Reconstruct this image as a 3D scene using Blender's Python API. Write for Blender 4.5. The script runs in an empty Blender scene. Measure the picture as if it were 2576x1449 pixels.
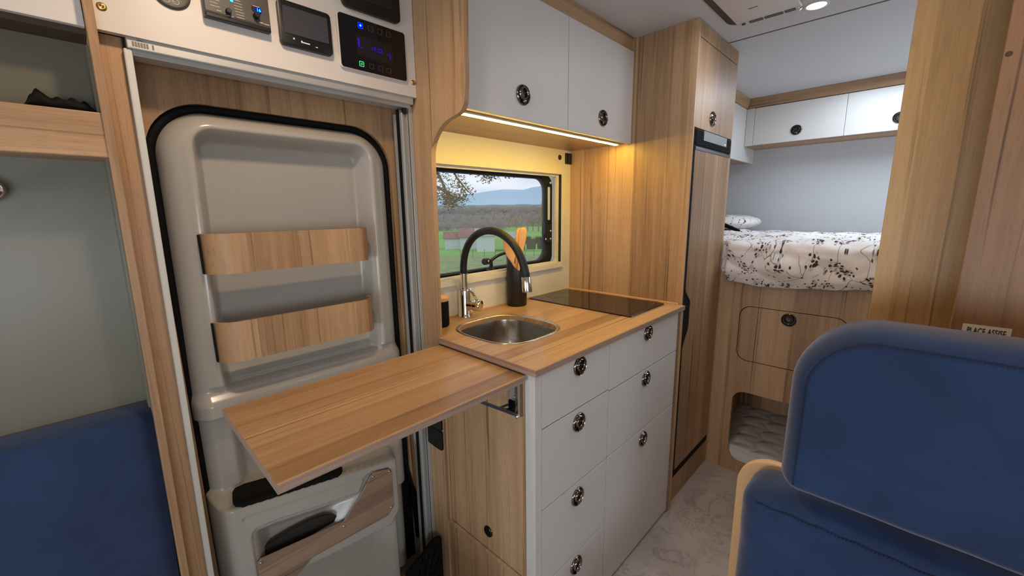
import bpy, bmesh, math, random
import numpy as np
from mathutils import Vector, Matrix, noise
random.seed(7)
C = bpy.context.scene.collection
SC = bpy.context.scene
PI = math.pi

# ------------------------------------------------------------------ materials
def lin(c):
    return tuple((x / 12.92 if x <= .04045 else ((x + .055) / 1.055) ** 2.4) for x in c)
def rgb(r, g, b):
    return lin((r / 255, g / 255, b / 255)) + (1,)

class NT:
    def __init__(s, name):
        s.m = bpy.data.materials.new(name); s.m.use_nodes = True
        s.t = s.m.node_tree; s.t.nodes.clear()
        s.out = s.n('ShaderNodeOutputMaterial')
    def n(s, typ, **kw):
        nd = s.t.nodes.new(typ)
        for k, v in kw.items():
            setattr(nd, k, v)
        return nd
    def l(s, a, b): s.t.links.new(a, b)
    def inp(s, nd, i, v):
        if isinstance(v, bpy.types.NodeSocket): s.l(v, nd.inputs[i])
        else: nd.inputs[i].default_value = v
    def math(s, op, a, b=0., c=None):
        nd = s.n('ShaderNodeMath', operation=op)
        s.inp(nd, 0, a); s.inp(nd, 1, b)
        if c is not None: s.inp(nd, 2, c)
        return nd.outputs[0]
    def coord(s, kind='Object'):
        return s.n('ShaderNodeTexCoord').outputs[kind]
    def sep(s, v):
        nd = s.n('ShaderNodeSeparateXYZ'); s.l(v, nd.inputs[0]); return nd.outputs
    def comb(s, x, y, z):
        nd = s.n('ShaderNodeCombineXYZ')
        s.inp(nd, 0, x); s.inp(nd, 1, y); s.inp(nd, 2, z); return nd.outputs[0]
    def noise(s, vec, scale, detail=3, rough=.5, dist=0.):
        nd = s.n('ShaderNodeTexNoise'); s.l(vec, nd.inputs['Vector'])
        nd.inputs['Scale'].default_value = scale; nd.inputs['Detail'].default_value = detail
        nd.inputs['Roughness'].default_value = rough; nd.inputs['Distortion'].default_value = dist
        return nd.outputs['Fac']
    def ramp(s, fac, stops):
        nd = s.n('ShaderNodeValToRGB'); s.l(fac, nd.inputs[0])
        e = nd.color_ramp.elements
        while len(e) < len(stops): e.new(.5)
        for i, (p, c) in enumerate(stops):
            e[i].position = p; e[i].color = c if len(c) == 4 else tuple(c) + (1,)
        return nd.outputs[0]
    def mix(s, fac, a, b, mode='MIX'):
        nd = s.n('ShaderNodeMix', data_type='RGBA', blend_type=mode)
        s.inp(nd, 0, fac)
        for i, v in ((6, a), (7, b)):
            s.inp(nd, i, v)
        return nd.outputs[2]
    def bsdf(s, color, rough=.5, metal=0., spec=.5, normal=None, **kw):
        b = s.n('ShaderNodeBsdfPrincipled')
        s.inp(b, 'Base Color', color); s.inp(b, 'Roughness', rough); s.inp(b, 'Metallic', metal)
        b.inputs['Specular IOR Level'].default_value = spec
        if normal is not None: s.l(normal, b.inputs['Normal'])
        for k, v in kw.items(): s.inp(b, k.replace('_', ' '), v)
        s.l(b.outputs[0], s.out.inputs[0]); return b
    def bump(s, h, strength=.1, dist=.01):
        nd = s.n('ShaderNodeBump'); nd.inputs['Strength'].default_value = strength
        nd.inputs['Distance'].default_value = dist; s.l(h, nd.inputs['Height']); return nd.outputs[0]

def plain(name, col, rough=.5, metal=0., spec=.5, bump=0, bscale=300, vary=.04, **kw):
    t = NT(name); v = t.coord()
    nz = t.noise(v, 6, 4)
    c2 = tuple(x * (1 - vary * 2) for x in col[:3]) + (1,)
    c = t.mix(nz, c2, col)
    nrm = t.bump(t.noise(v, bscale, 2), bump, .001) if bump else None
    t.bsdf(c, rough, metal, spec, nrm, **kw)
    return t.m

def emit(name, col, strength):
    t = NT(name); e = t.n('ShaderNodeEmission'); e.inputs[0].default_value = col
    e.inputs[1].default_value = strength; t.l(e.outputs[0], t.out.inputs[0]); return t.m

def wood(name, g, mid=rgb(168, 131, 96), lo=rgb(112, 82, 58), hi=rgb(200, 163, 125), w=.085, streak=.85, seed=0., rough=.42):
    t = NT(name); o = t.sep(t.coord())
    ax = [o[0], o[1], o[2]]; gg = ax.pop(g)
    a = t.math('ADD', ax[0], ax[1]); a = t.math('ADD', a, seed)
    gl = t.math('ADD', gg, seed * 3.1)
    wob = t.noise(t.comb(t.math('MULTIPLY', a, 3.), t.math('MULTIPLY', gl, 1.2), 0.), 1., 2)
    a2 = t.math('ADD', a, t.math('MULTIPLY', wob, .02))
    # strips of differing tone
    vor = t.n('ShaderNodeTexVoronoi', voronoi_dimensions='1D')
    t.l(t.math('DIVIDE', a, w), vor.inputs['W']); vor.inputs['Scale'].default_value = 1.
    cell = t.sep(vor.outputs['Color'])[0]
    fine = t.noise(t.comb(t.math('MULTIPLY', a2, 260.), t.math('MULTIPLY', gl, 9.), cell), 1., 4, .6)
    wide = t.noise(t.comb(t.math('MULTIPLY', a2, 38.), t.math('MULTIPLY', gl, 1.6), cell), 1., 4, .6, .6)
    lines = t.noise(t.comb(t.math('MULTIPLY', a2, 75.), t.math('MULTIPLY', gl, .9), t.math('MULTIPLY', cell, 7.)), 1., 3, .5, .5)
    ved = t.n('ShaderNodeTexVoronoi', voronoi_dimensions='1D', feature='DISTANCE_TO_EDGE')
    t.l(t.math('DIVIDE', a2, w), ved.inputs['W']); ved.inputs['Scale'].default_value = 1.
    joint = t.ramp(ved.outputs['Distance'], [(.0, (1, 1, 1, 1)), (.012, (.7, .7, .7, 1)), (.05, (0, 0, 0, 1))])
    f = t.math('ADD', t.math('MULTIPLY', cell, .36), t.math('MULTIPLY', wide, .52))
    f = t.math('ADD', f, t.math('MULTIPLY', fine, .24))
    col = t.ramp(f, [(.20, lo), (.54, mid), (.92, hi)])
    ln = t.ramp(lines, [(.0, (0, 0, 0, 1)), (.63, (0, 0, 0, 1)), (.72, (1, 1, 1, 1))])
    dk = tuple(x * .50 for x in lo[:3]) + (1,)
    col = t.mix(t.math('MULTIPLY', ln, streak), col, dk)
    jm = t.ramp(t.noise(t.comb(t.math('MULTIPLY', a, 20.), t.math('MULTIPLY', gl, 1.3), cell), 1., 2), [(.42, (0, 0, 0, 1)), (.6, (1, 1, 1, 1))])
    col = t.mix(t.math('MULTIPLY', t.math('MULTIPLY', joint, jm), .55), col, dk)
    pore = t.noise(t.comb(t.math('MULTIPLY', a2, 700.), t.math('MULTIPLY', gl, 25.), 0.), 1., 2)
    pr = t.ramp(pore, [(.0, (1, 1, 1, 1)), (.34, (1, 1, 1, 1)), (.42, (0, 0, 0, 1))])
    col = t.mix(t.math('MULTIPLY', pr, .22), col, dk)
    t.bsdf(col, rough, 0, .4, t.bump(fine, .06, .001))
    return t.m

WV = wood('oak_upright', 2)
WV2 = wood('oak_upright_wide', 2, seed=1.7, w=.11)
WX = wood('oak_lengthwise', 0, seed=.4, w=.06, rough=.33)
WY = wood('oak_crosswise', 1, seed=.9)
WXs = wood('oak_beam', 0, seed=2.3, w=.05)
EDGE = wood('oak_edge_band', 0, mid=rgb(160, 132, 115), lo=rgb(130, 104, 88), hi=rgb(178, 150, 132), w=.03, streak=.35)
EDGEY = wood('oak_edge_band_cross', 1, mid=rgb(160, 132, 115), lo=rgb(130, 104, 88), hi=rgb(178, 150, 132), w=.03, streak=.35)
LIGHTW = plain('pale_plywood', rgb(222, 178, 128), .5, bump=.1)
CHOP = plain('beech_utensil', rgb(226, 170, 112), .5, bump=.1)
WHITE = plain('matt_white_laminate', rgb(205, 196, 190), .42, bump=.03, vary=.01)
PANEL = plain('cream_lining', rgb(222, 212, 192), .5, bump=.04, vary=.01)
CEIL = plain('ceiling_lining', rgb(192, 189, 190), .6, bump=.1, bscale=500, vary=.01)
ALU = plain('anodised_aluminium', rgb(190, 190, 188), .38, .55, vary=.01)
ALUW = plain('painted_white_profile', rgb(205, 204, 200), .35, 0, vary=.01)
LOCKC = plain('chrome_dark_reflection', rgb(128, 118, 110), .07, 1., vary=.0)  # chrome, with the mirrored dark aisle put into its colour
CHROME = plain('chrome', rgb(232, 232, 232), .09, 1., vary=.0)
STEEL = plain('brushed_steel', rgb(186, 180, 172), .24, 1., bump=.1, bscale=120, vary=.03)
BLACK = plain('black_plastic', rgb(16, 15, 15), .35, vary=.1)
BLACKM = plain('matt_black', rgb(10, 9, 9), .75, spec=.2, vary=.1)
RUBBER = plain('black_rubber', rgb(12, 12, 13), .6, vary=.1)
GLOSSB = plain('gloss_black_glass', rgb(8, 6, 7), .06, spec=.5, vary=.0)
SCREEN = plain('grey_screen', rgb(62, 60, 66), .25, vary=.0)
DGREY = plain('dark_grey_plastic', rgb(66, 60, 56), .45, vary=.03)
HOBG = plain('hob_glass', rgb(24, 15, 12), .05, spec=.6, vary=.0)
HOBL = plain('hob_print', rgb(92, 80, 72), .3)
DOORM = plain('moulded_beige_plastic', rgb(170, 163, 155), .2, spec=.5, vary=.015)
BIRCHL = plain('plywood_lining_dark', rgb(70, 50, 38), .6)
SAGE = plain('grey_green_lining', rgb(106, 100, 84), .35, bump=.05, vary=.04)
PRINT = plain('pale_print', rgb(190, 180, 168), .6)
BRASS = plain('brass_screw', rgb(190, 150, 90), .3, 1.)
STICK = plain('sticker_white', rgb(226, 214, 190), .5)
INK = plain('sticker_ink', rgb(20, 18, 18), .6)
QUILT = plain('quilted_grey_fabric', rgb(196, 188, 180), .6, bump=.2)
BLUE_L = emit('blue_display_glow', rgb(20, 60, 255), 2.2)
CYAN_L = emit('cyan_display_glow', rgb(60, 190, 255), 3.)
VIO_L = emit('violet_segment_glow', rgb(50, 35, 190), .9)
GREEN_L = emit('green_button_glow', rgb(90, 255, 150), 1.6)
DIMW = plain('faint_button_outline', rgb(84, 74, 68), .5)
STRIP_L = emit('warm_strip_glow', (1., .66, .07, 1), 118.)
SPOT_L = emit('downlight_glow', (1., .80, .58, 1), 14.)

def velvet(name, c1, c2, seed=0):
    t = NT(name); v = t.coord(); 
    nz = t.noise(v, 5 + seed, 4, .6, .6)
    col = t.mix(t.ramp(nz, [(.3, (0, 0, 0, 1)), (.7, (1, 1, 1, 1))]), c1, c2)
    b = t.bsdf(col, .75, 0, .25, t.bump(t.noise(v, 420, 3), .25, .001))
    b.inputs['Sheen Weight'].default_value = .8; b.inputs['Sheen Roughness'].default_value = .45
    b.inputs['Sheen Tint'].default_value = rgb(178, 172, 184)
    return t.m
VELVET = velvet('blue_velvet', rgb(22, 38, 68), rgb(31, 54, 91))

def marble():
    t = NT('marbled_vinyl_floor'); v = t.coord()
    n1 = t.noise(v, 5., 8, .65, 1.6)
    ve = t.ramp(n1, [(.0, (0, 0, 0, 1)), (.47, (0, 0, 0, 1)), (.505, (1, 1, 1, 1)), (.53, (0, 0, 0, 1))])
    n2 = t.noise(v, 2.2, 5, .6, .8)
    base = t.ramp(n2, [(.3, rgb(166, 152, 143)), (.7, rgb(198, 184, 174))])
    msk = t.math('MULTIPLY', ve, t.math('MULTIPLY', t.noise(v, 3.1, 3), .9))
    t.bsdf(t.mix(msk, base, rgb(120, 108, 100)), .35, 0, .4)
    return t.m
FLOORM = marble()

def floral():
    t = NT('floral_cotton'); v = t.coord()
    # follow the cloth: use x+z so that the pattern flows over the edge
    o = t.sep(v)
    p = t.comb(t.math('SUBTRACT', o[0], o[2]), o[1], 0.)
    dn = t.n('ShaderNodeTexNoise'); t.l(p, dn.inputs['Vector']); dn.inputs['Scale'].default_value = 9.
    off = t.n('ShaderNodeVectorMath', operation='SCALE'); t.l(dn.outputs['Color'], off.inputs[0]); off.inputs['Scale'].default_value = .07
    pw = t.n('ShaderNodeVectorMath', operation='ADD'); t.l(p, pw.inputs[0]); t.l(off.outputs[0], pw.inputs[1])
    def vor(sc, feat):
        nd = t.n('ShaderNodeTexVoronoi', feature=feat, voronoi_dimensions='2D'); t.l(pw.outputs[0], nd.inputs['Vector'])
        nd.inputs['Scale'].default_value = sc; return nd
    sv = vor(85, 'F1'); small = sv.outputs['Distance']; keep = t.math('GREATER_THAN', t.sep(sv.outputs['Color'])[0], .50)
    dots = t.math('MULTIPLY', t.ramp(small, [(.0, (1, 1, 1, 1)), (.36, (1, 1, 1, 1)), (.46, (0, 0, 0, 1))]), keep)
    cv_ = vor(15, 'F1'); some = t.math('GREATER_THAN', t.sep(cv_.outputs['Color'])[1], .38)
    clus = t.ramp(cv_.outputs['Distance'], [(.0, (1, 1, 1, 1)), (.34, (1, 1, 1, 1)), (.46, (0, 0, 0, 1))])
    flo = t.math('MULTIPLY', t.math('MULTIPLY', dots, clus), some)
    d2 = vor(34, 'F1'); lone = t.math('MULTIPLY', t.ramp(d2.outputs['Distance'], [(.0, (1, 1, 1, 1)), (.10, (1, 1, 1, 1)), (.15, (0, 0, 0, 1))]), t.math('GREATER_THAN', t.sep(d2.outputs['Color'])[0], .55))
    flo = t.math('MAXIMUM', flo, lone)
    edge = t.ramp(vor(12, 'DISTANCE_TO_EDGE').outputs['Distance'], [(.0, (1, 1, 1, 1)), (.007, (1, 1, 1, 1)), (.018, (0, 0, 0, 1))])
    msk2 = t.ramp(t.noise(p, 14, 2), [(.46, (0, 0, 0, 1)), (.50, (1, 1, 1, 1))])
    br = t.math('MULTIPLY', edge, msk2)
    halo = t.math('MULTIPLY', t.math('MULTIPLY', clus, t.ramp(t.noise(p, 60, 2), [(.45, (0, 0, 0, 1)), (.6, (1, 1, 1, 1))])), some)
    c = t.mix(t.math('MULTIPLY', halo, .45), rgb(232, 222, 218), rgb(150, 126, 116))
    c = t.mix(t.math('MULTIPLY', br, .75), c, rgb(70, 52, 50))
    c = t.mix(t.math('MULTIPLY', flo, .95), c, rgb(34, 22, 30))
    t.bsdf(c, .8, 0, .15, t.bump(t.noise(v, 40, 3), .25, .004))
    return t.m
FLORAL = floral()

def glass(name, tint=(1, 1, 1, 1), haze=.0):
    t = NT(name)
    tr = t.n('ShaderNodeBsdfTransparent'); tr.inputs[0].default_value = tint
    gl = t.n('ShaderNodeBsdfGlossy'); gl.inputs['Roughness'].default_value = .02
    fr = t.n('ShaderNodeLayerWeight'); fr.inputs[0].default_value = .5
    fac = t.math('ADD', t.math('MULTIPLY', t.math('POWER', fr.outputs['Facing'], 4.), .5), .012)
    mx = t.n('ShaderNodeMixShader'); t.l(fac, mx.inputs[0]); t.l(tr.outputs[0], mx.inputs[1]); t.l(gl.outputs[0], mx.inputs[2])
    last = mx.outputs[0]
    if haze:
        df = t.n('ShaderNodeBsdfDiffuse'); df.inputs[0].default_value = (.9, .9, .9, 1)
        m2 = t.n('ShaderNodeMixShader'); m2.inputs[0].default_value = haze
        t.l(last, m2.inputs[1]); t.l(df.outputs[0], m2.inputs[2]); last = m2.outputs[0]
    t.l(last, t.out.inputs[0]); return t.m
PANE = glass('acrylic_pane', (.97, .98, 1, 1), .05)

# ------------------------------------------------------------------ mesh helpers
def BM(): return bmesh.new()
def box(bm, x0, x1, y0, y1, z0, z1, bev=0., seg=2):
    r = bmesh.ops.create_cube(bm, size=1.)
    vs = r['verts']
    bmesh.ops.scale(bm, vec=(abs(x1 - x0), abs(y1 - y0), abs(z1 - z0)), verts=vs)
    bmesh.ops.translate(bm, vec=((x0 + x1) / 2, (y0 + y1) / 2, (z0 + z1) / 2), verts=vs)
    if bev:
        es = {e for v in vs for e in v.link_edges}
        bmesh.ops.bevel(bm, geom=list(es), offset=bev, segments=seg, profile=.5, affect='EDGES')
    return bm
def AXM(axis):
    # maps local (u, v, w) with w = extrude direction
    return {'y': lambda u, v, w: (u, w, v), 'x': lambda u, v, w: (w, u, v), 'z': lambda u, v, w: (u, v, w)}[axis]
def prism(bm, pts, w0, w1, axis='y', bev=0., seg=2):
    f = AXM(axis)
    a = [bm.verts.new(f(u, v, w0)) for u, v in pts]; b = [bm.verts.new(f(u, v, w1)) for u, v in pts]
    n = len(pts); fs = [bm.faces.new(a), bm.faces.new(list(reversed(b)))]
    for i in range(n):
        fs.append(bm.faces.new((a[i], b[i], b[(i + 1) % n], a[(i + 1) % n])))
    bmesh.ops.recalc_face_normals(bm, faces=fs)
    if bev:
        es = list(fs[0].edges) + list(fs[1].edges)
        bmesh.ops.bevel(bm, geom=es, offset=bev, segments=seg, profile=.5, affect='EDGES')
    return bm
def rr(u0, u1, v0, v1, r, n=8):
    if not isinstance(r, (tuple, list)): r = (r,) * 4
    out = []
    for (cx, cy, a0, q) in ((u1, v1, 0, r[0]), (u0, v1, 90, r[1]), (u0, v0, 180, r[2]), (u1, v0, 270, r[3])):
        sx = -1 if cx == u1 else 1; sy = -1 if cy == v1 else 1
        if q <= 1e-6: out.append((cx, cy)); continue
        for i in range(n + 1):
            a = math.radians(a0 + 90 * i / n)
            out.append((cx + sx * q + q * math.cos(a), cy + sy * q + q * math.sin(a)))
    return out
def plate_hole(bm, outer, holes, w0, w1, axis='y'):
    f = AXM(axis)
    tb = bmesh.new(); edges = []
    for loop in [outer] + holes:
        vs = [tb.verts.new((u, v, 0)) for u, v in loop]
        for i in range(len(vs)): edges.append(tb.edges.new((vs[i], vs[(i + 1) % len(vs)])))
    bmesh.ops.triangle_fill(tb, use_beauty=True, use_dissolve=False, edges=edges)
    tris = [[v.co.copy() for v in fc.verts] for fc in tb.faces]; tb.free()
    cache = {}
    def vert(u, v, w):
        k = (round(u, 6), round(v, 6), round(w, 6))
        if k not in cache: cache[k] = bm.verts.new(f(u, v, w))
        return cache[k]
    fs = []
    for t in tris:
        for w in (w0, w1):
            try: fs.append(bm.faces.new([vert(p.x, p.y, w) for p in t]))
            except ValueError: pass
    for loop in [outer] + holes:
        for i in range(len(loop)):
            a = loop[i]; b = loop[(i + 1) % len(loop)]
            try: fs.append(bm.faces.new((vert(*a, w0), vert(*b, w0), vert(*b, w1), vert(*a, w1))))
            except ValueError: pass
    bmesh.ops.recalc_face_normals(bm, faces=fs)
    return bm
def frame_tf(origin, normal, up=(0, 0, 1)):
    n = Vector(normal).normalized(); u = Vector(up)
    r = u.cross(n).normalized(); u = n.cross(r)
    m = Matrix((r, u, n)).transposed().to_4x4(); m.translation = origin
    return m
def lathe(bm, prof, n=32, mat=Matrix(), mi=0, close=False):
    rings = []
    for (r, h) in prof:
        if r < 1e-6: rings.append([bm.verts.new(mat @ Vector((0, 0, h)))])
        else: rings.append([bm.verts.new(mat @ Vector((r * math.cos(2 * PI * i / n), r * math.sin(2 * PI * i / n), h))) for i in range(n)])
    fs = []
    for a, b in zip(rings, rings[1:]):
        for i in range(n):
            j = (i + 1) % n
            if len(a) == 1 and len(b) == 1: continue
            if len(a) == 1: q = (a[0], b[i], b[j])
            elif len(b) == 1: q = (a[i], a[j], b[0])
            else: q = (a[i], a[j], b[j], b[i])
            fs.append(bm.faces.new(q))
    for fc in fs: fc.material_index = mi
    bmesh.ops.recalc_face_normals(bm, faces=fs)
    return bm
def tube(bm, pts, r, n=10, cap=True, mi=0):
    pts = [Vector(p) for p in pts]; rings = []
    prev = None
    for i, p in enumerate(pts):
        d = (pts[min(i + 1, len(pts) - 1)] - pts[max(i - 1, 0)]).normalized()
        if prev is None:
            u = d.orthogonal().normalized()
        else:
            u = (prev - d * prev.dot(d)).normalized()
        prev = u; v = d.cross(u)
        rad = r[i] if isinstance(r, (list, tuple)) else r
        rings.append([bm.verts.new(p + (u * math.cos(2 * PI * k / n) + v * math.sin(2 * PI * k / n)) * rad) for k in range(n)])
    fs = []
    for a, b in zip(rings, rings[1:]):
        for k in range(n): fs.append(bm.faces.new((a[k], a[(k + 1) % n], b[(k + 1) % n], b[k])))
    if cap:
        fs.append(bm.faces.new(rings[0][::-1])); fs.append(bm.faces.new(rings[-1]))
    for f in fs: f.material_index = mi
    bmesh.ops.recalc_face_normals(bm, faces=fs)
    return bm
def loop_tube(bm, pts, r, n=8):
    pts = [Vector(p) for p in pts]; N = len(pts); rings = []
    c = sum(pts, Vector()) / N
    for i, p in enumerate(pts):
        d = (pts[(i + 1) % N] - pts[i - 1]).normalized()
        u = (p - c); u = (u - d * u.dot(d)).normalized(); v = d.cross(u)
        rings.append([bm.verts.new(p + (u * math.cos(2 * PI * k / n) + v * math.sin(2 * PI * k / n)) * r) for k in range(n)])
    fs = []
    for i in range(N):
        a, b = rings[i], rings[(i + 1) % N]
        for k in range(n): fs.append(bm.faces.new((a[k], a[(k + 1) % n], b[(k + 1) % n], b[k])))
    bmesh.ops.recalc_face_normals(bm, faces=fs)
    return bm
def grid(bm, nu, nv, fn, mi=0):
    V = [[bm.verts.new(fn(i / nu, j / nv)) for j in range(nv + 1)] for i in range(nu + 1)]
    for i in range(nu):
        for j in range(nv):
            f = bm.faces.new((V[i][j], V[i + 1][j], V[i + 1][j + 1], V[i][j + 1])); f.material_index = mi
    return V
def bez(p0, p1, p2, p3, n=12):
    out = []
    for i in range(n + 1):
        t = i / n; out.append(tuple((1 - t) ** 3 * a + 3 * (1 - t) ** 2 * t * b + 3 * (1 - t) * t * t * c + t ** 3 * d for a, b, c, d in zip(p0, p1, p2, p3)))
    return out

def wloc(o):
    v = Vector()
    while o: v += o.location; o = o.parent
    return v
def obj(name, bm, mat, parent=None, smooth=False, angle=None, loc=None, origin=None):
    """mesh given in world coordinates; origin/parent offsets are taken out"""
    base = wloc(parent) if parent else Vector()
    org = Vector(origin) if origin else base
    for v in bm.verts: v.co -= org
    me = bpy.data.meshes.new(name); bm.to_mesh(me); bm.free()
    for m in (mat if isinstance(mat, (list, tuple)) else [mat]): me.materials.append(m)
    if smooth:
        for p in me.polygons: p.use_smooth = True
    if angle:
        try: me.set_sharp_from_angle(angle=math.radians(angle))
        except Exception: pass
    o = bpy.data.objects.new(name, me); C.objects.link(o)
    if parent: o.parent = parent
    o.location = org - base
    return o
def thing(name, loc, label, cat, group=None):
    o = bpy.data.objects.new(name, None); o.empty_display_size = .05; C.objects.link(o)
    o.location = loc; return tag(o, label, cat, group)
def tag(o, label=None, cat=None, group=None, kind=None):
    if label: o['label'] = label
    if cat: o['category'] = cat
    if group: o['group'] = group
    if kind: o['kind'] = kind
    return o
def struct(name, bm, mat, smooth=False, label=None, cat=None, angle=None, parent=None):
    o = obj(name, bm, mat, parent, smooth, angle)
    return tag(o, label, cat, None, 'structure') if not parent else o
def lean(bm, k=.0118, z0=1.62):
    for v in bm.verts: v.co.x += k * (v.co.z - z0)
    return bm
def copy_child(src, parent, loc):
    c = src.copy(); C.objects.link(c); c.parent = parent; c.location = Vector(loc) - wloc(parent); return c
def lettering(name, txt, size, origin, facing, mat, parent, depth=.0004, align='CENTER', roll=0, squash=1.):
    cu = bpy.data.curves.new(name, 'FONT'); cu.body = txt; cu.size = size; cu.extrude = depth
    cu.align_x = align; cu.align_y = 'CENTER'
    tmp = bpy.data.objects.new(name, cu); C.objects.link(tmp)
    dg = bpy.context.evaluated_depsgraph_get(); dg.update()
    me = bpy.data.meshes.new_from_object(tmp.evaluated_get(dg))
    bpy.data.objects.remove(tmp)
    R = {'-y': Matrix.Rotation(PI / 2, 4, 'X'), '-x': Matrix.Rotation(-PI / 2, 4, 'Z') @ Matrix.Rotation(PI / 2, 4, 'X'),
         'z': Matrix()}[facing]
    me.transform(R @ Matrix.Rotation(roll, 4, 'Z') @ Matrix.Diagonal((squash, 1, 1, 1)))
    me.materials.clear(); me.materials.append(mat)
    o = bpy.data.objects.new(name, me); C.objects.link(o)
    if parent: o.parent = parent
    o.location = Vector(origin) - (wloc(parent) if parent else Vector())
    return o

# push-button lock: chrome bezel, turned finger ring with a dark hole, thumb tab.  Mesh local, centred on the panel face.
def lock_mesh(normal, r=.029):
    bm = BM(); M = frame_tf((0, 0, 0), normal)
    s = r / .029
    lathe(bm, [(0, .001), (.024 * s, .001)], 36, M, 1)
    lathe(bm, [(.0235 * s, .001), (.024 * s, .004), (.0262 * s, .0062), (.028 * s, .005), (.0292 * s, .0018), (.0292 * s, 0)], 36, M, 0)
    T = M @ Matrix.Translation((0, .004 * s, 0))
    lathe(bm, [(.0205 * s, .001), (.0195 * s, .006), (.0165 * s, .0095), (.0135 * s, .0095), (.0115 * s, .006), (.0112 * s, .002)], 32, T, 0)
    lathe(bm, [(.0112 * s, .0022), (0, .0015)], 24, T, 1)
    tb = bmesh.new(); box(tb, -.0075 * s, .0075 * s, -.0215 * s, -.008 * s, .001, .0075, .002)
    tb.transform(M)
    mp = {v: bm.verts.new(v.co) for v in tb.verts}
    for f in tb.faces: bm.faces.new([mp[v] for v in f.verts])
    tb.free()
    me = bpy.data.meshes.new('push_lock'); bm.to_mesh(me); bm.free()
    me.materials.append(LOCKC); me.materials.append(BLACK)
    for p in me.polygons: p.use_smooth = True
    try: me.set_sharp_from_angle(angle=math.radians(40))
    except Exception: pass
    return me
LOCK_Y = lock_mesh((0, -1, 0)); LOCK_X = lock_mesh((-1, 0, 0))
def lock(parent, at, facing='-y', name='push_lock'):
    o = bpy.data.objects.new(name, LOCK_Y if facing == '-y' else LOCK_X); C.objects.link(o)
    o.parent = parent; o.location = Vector(at) - wloc(parent); return o

# ------------------------------------------------------------------ the setting
H = 1.98
b = BM(); box(b, -2.6, 3.3, -1.2, 1.26, -.04, 0); struct('floor', b, FLOORM, label='pale marbled vinyl floor')
b = BM(); box(b, -2.6, 1.951, -1.2, 1.26, H, H + .04); struct('ceiling', b, CEIL, label='grey fabric ceiling of the living area')
b = BM(); box(b, 1.961, 3.3, -1.2, 1.26, H, H + .04); struct('ceiling', b, CEIL, label='ceiling over the rear bed')
b = BM(); box(b, 1.951, 1.961, -1.2, 1.26, H - .0005, H + .04); struct('trim_1', b, BIRCHL, label='dark joint line across the ceiling')
WX0, WX1, WZ0, WZ1 = .775, 1.56, 1.055, 1.483
b = BM(); plate_hole(b, [(-2.6, 0), (3.3, 0), (3.3, H + .04), (-2.6, H + .04)], [rr(WX0, WX1, WZ0, WZ1, .01, 2)], 1.25, 1.28)
struct('wall_left', b, PANEL, label='outer side wall with the kitchen window')
b = BM(); box(b, 3.27, 3.3, -1.2, 1.25, 0, H); struct('wall_rear', b, CEIL, label='pale grey wall behind the bed')
b = BM(); box(b, -2.6, 3.3, -1.23, -1.2, 0, H + .04); struct('wall_right', b, PANEL)
b = BM(); box(b, -2.63, -2.6, -1.2, 1.25, 0, H + .04); struct('wall_front', b, PANEL)
b = BM(); box(b, 2.105, 3.27, 1.195, 1.25, 0, H); struct('trim_2', b, CEIL, label='pale lining beside the bed')

# kitchen splash wall with window opening
b = BM(); plate_hole(b, [(.727, .926), (1.629, .926), (1.629, 1.585), (.727, 1.585)], [rr(WX0, WX1, WZ0, WZ1, .006, 2)], 1.187, 1.2495)
struct('trim_3', b, PANEL, label='cream wall lining around the kitchen window')

# window
win = thing('window_1', (1.17, 1.2, 1.05), None, None); tag(win, 'hinged kitchen window with black rubber edge', None, None, 'structure')
b = BM()
plate_hole(b, rr(WX0 - .004, WX1 + .006, WZ0 - .012, WZ1 + .008, .008, 3), [rr(WX0 + .010, WX1 - .010, WZ0 + .010, WZ1 - .012, .006, 3)], 1.176, 1.19)
obj('outer_frame', b, PANEL, win)
b = BM()
plate_hole(b, rr(WX0 + .003, WX1 - .003, WZ0 + .003, WZ1 - .003, .008, 3), [rr(WX0 + .022, WX1 - .030, WZ0 + .018, WZ1 - .022, .012, 4)], 1.192, 1.204)
obj('inner_frame', b, PANEL, win)
b = BM(); box(b, WX1 - .014, WX1 - .009, 1.180, 1.2, WZ0 + .014, WZ1 - .014); obj('blind_track', b, BLACK, win)
GX0, GX1, GZ0, GZ1 = .80, 1.535, 1.068, 1.462
b = BM()
plate_hole(b, rr(GX0 - .02, GX1, GZ0 - .016, GZ1 + .006, .05, 8), [rr(GX0 + .01, GX1 - .046, GZ0 + .014, GZ1 - .012, .055, 10)], 1.222, 1.246)
obj('rubber_seal', b, RUBBER, win, smooth=True, angle=35)
b = BM(); loop_tube(b, [(u, 1.222, v) for u, v in rr(GX0 + .005, GX1 - .040, GZ0 + .009, GZ1 - .007, .058, 10)], .004); obj('bead', b, RUBBER, win, smooth=True)
b = BM(); prism(b, rr(GX0 + .005, GX1 - .04, GZ0 + .01, GZ1 - .008, .055, 10), 1.234, 1.238); obj('pane', b, PANE, win)
# latch on the right edge
b = BM()
box(b, 1.478, 1.520, 1.214, 1.224, 1.16, 1.245, .004); box(b, 1.458, 1.486, 1.205, 1.218, 1.165, 1.205, .005)
box(b, 1.470, 1.482, 1.205, 1.222, 1.20, 1.26, .004)
lt = obj('latch', b, BLACK, win)
for x, z in ((1.513, 1.178), (1.513, 1.215), (1.468, 1.178)):
    b = BM(); lathe(b, [(0, .003), (.004, .002), (.005, 0)], 12, frame_tf((x, 1.212 if x > 1.5 else 1.204, z), (0, -1, 0)))
    obj('screw', b, CHROME, lt, smooth=True)
b = BM(); box(b, 1.497, 1.509, 1.212, 1.220, 1.265, 1.415, .003); obj('stay_track', b, ALUW, win)
b = BM(); tube(b, [(1.505, 1.212, 1.432), (1.505, 1.205, 1.434)], .006, 10); obj('stay_pivot', b, CHROME, win, smooth=True)
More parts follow.
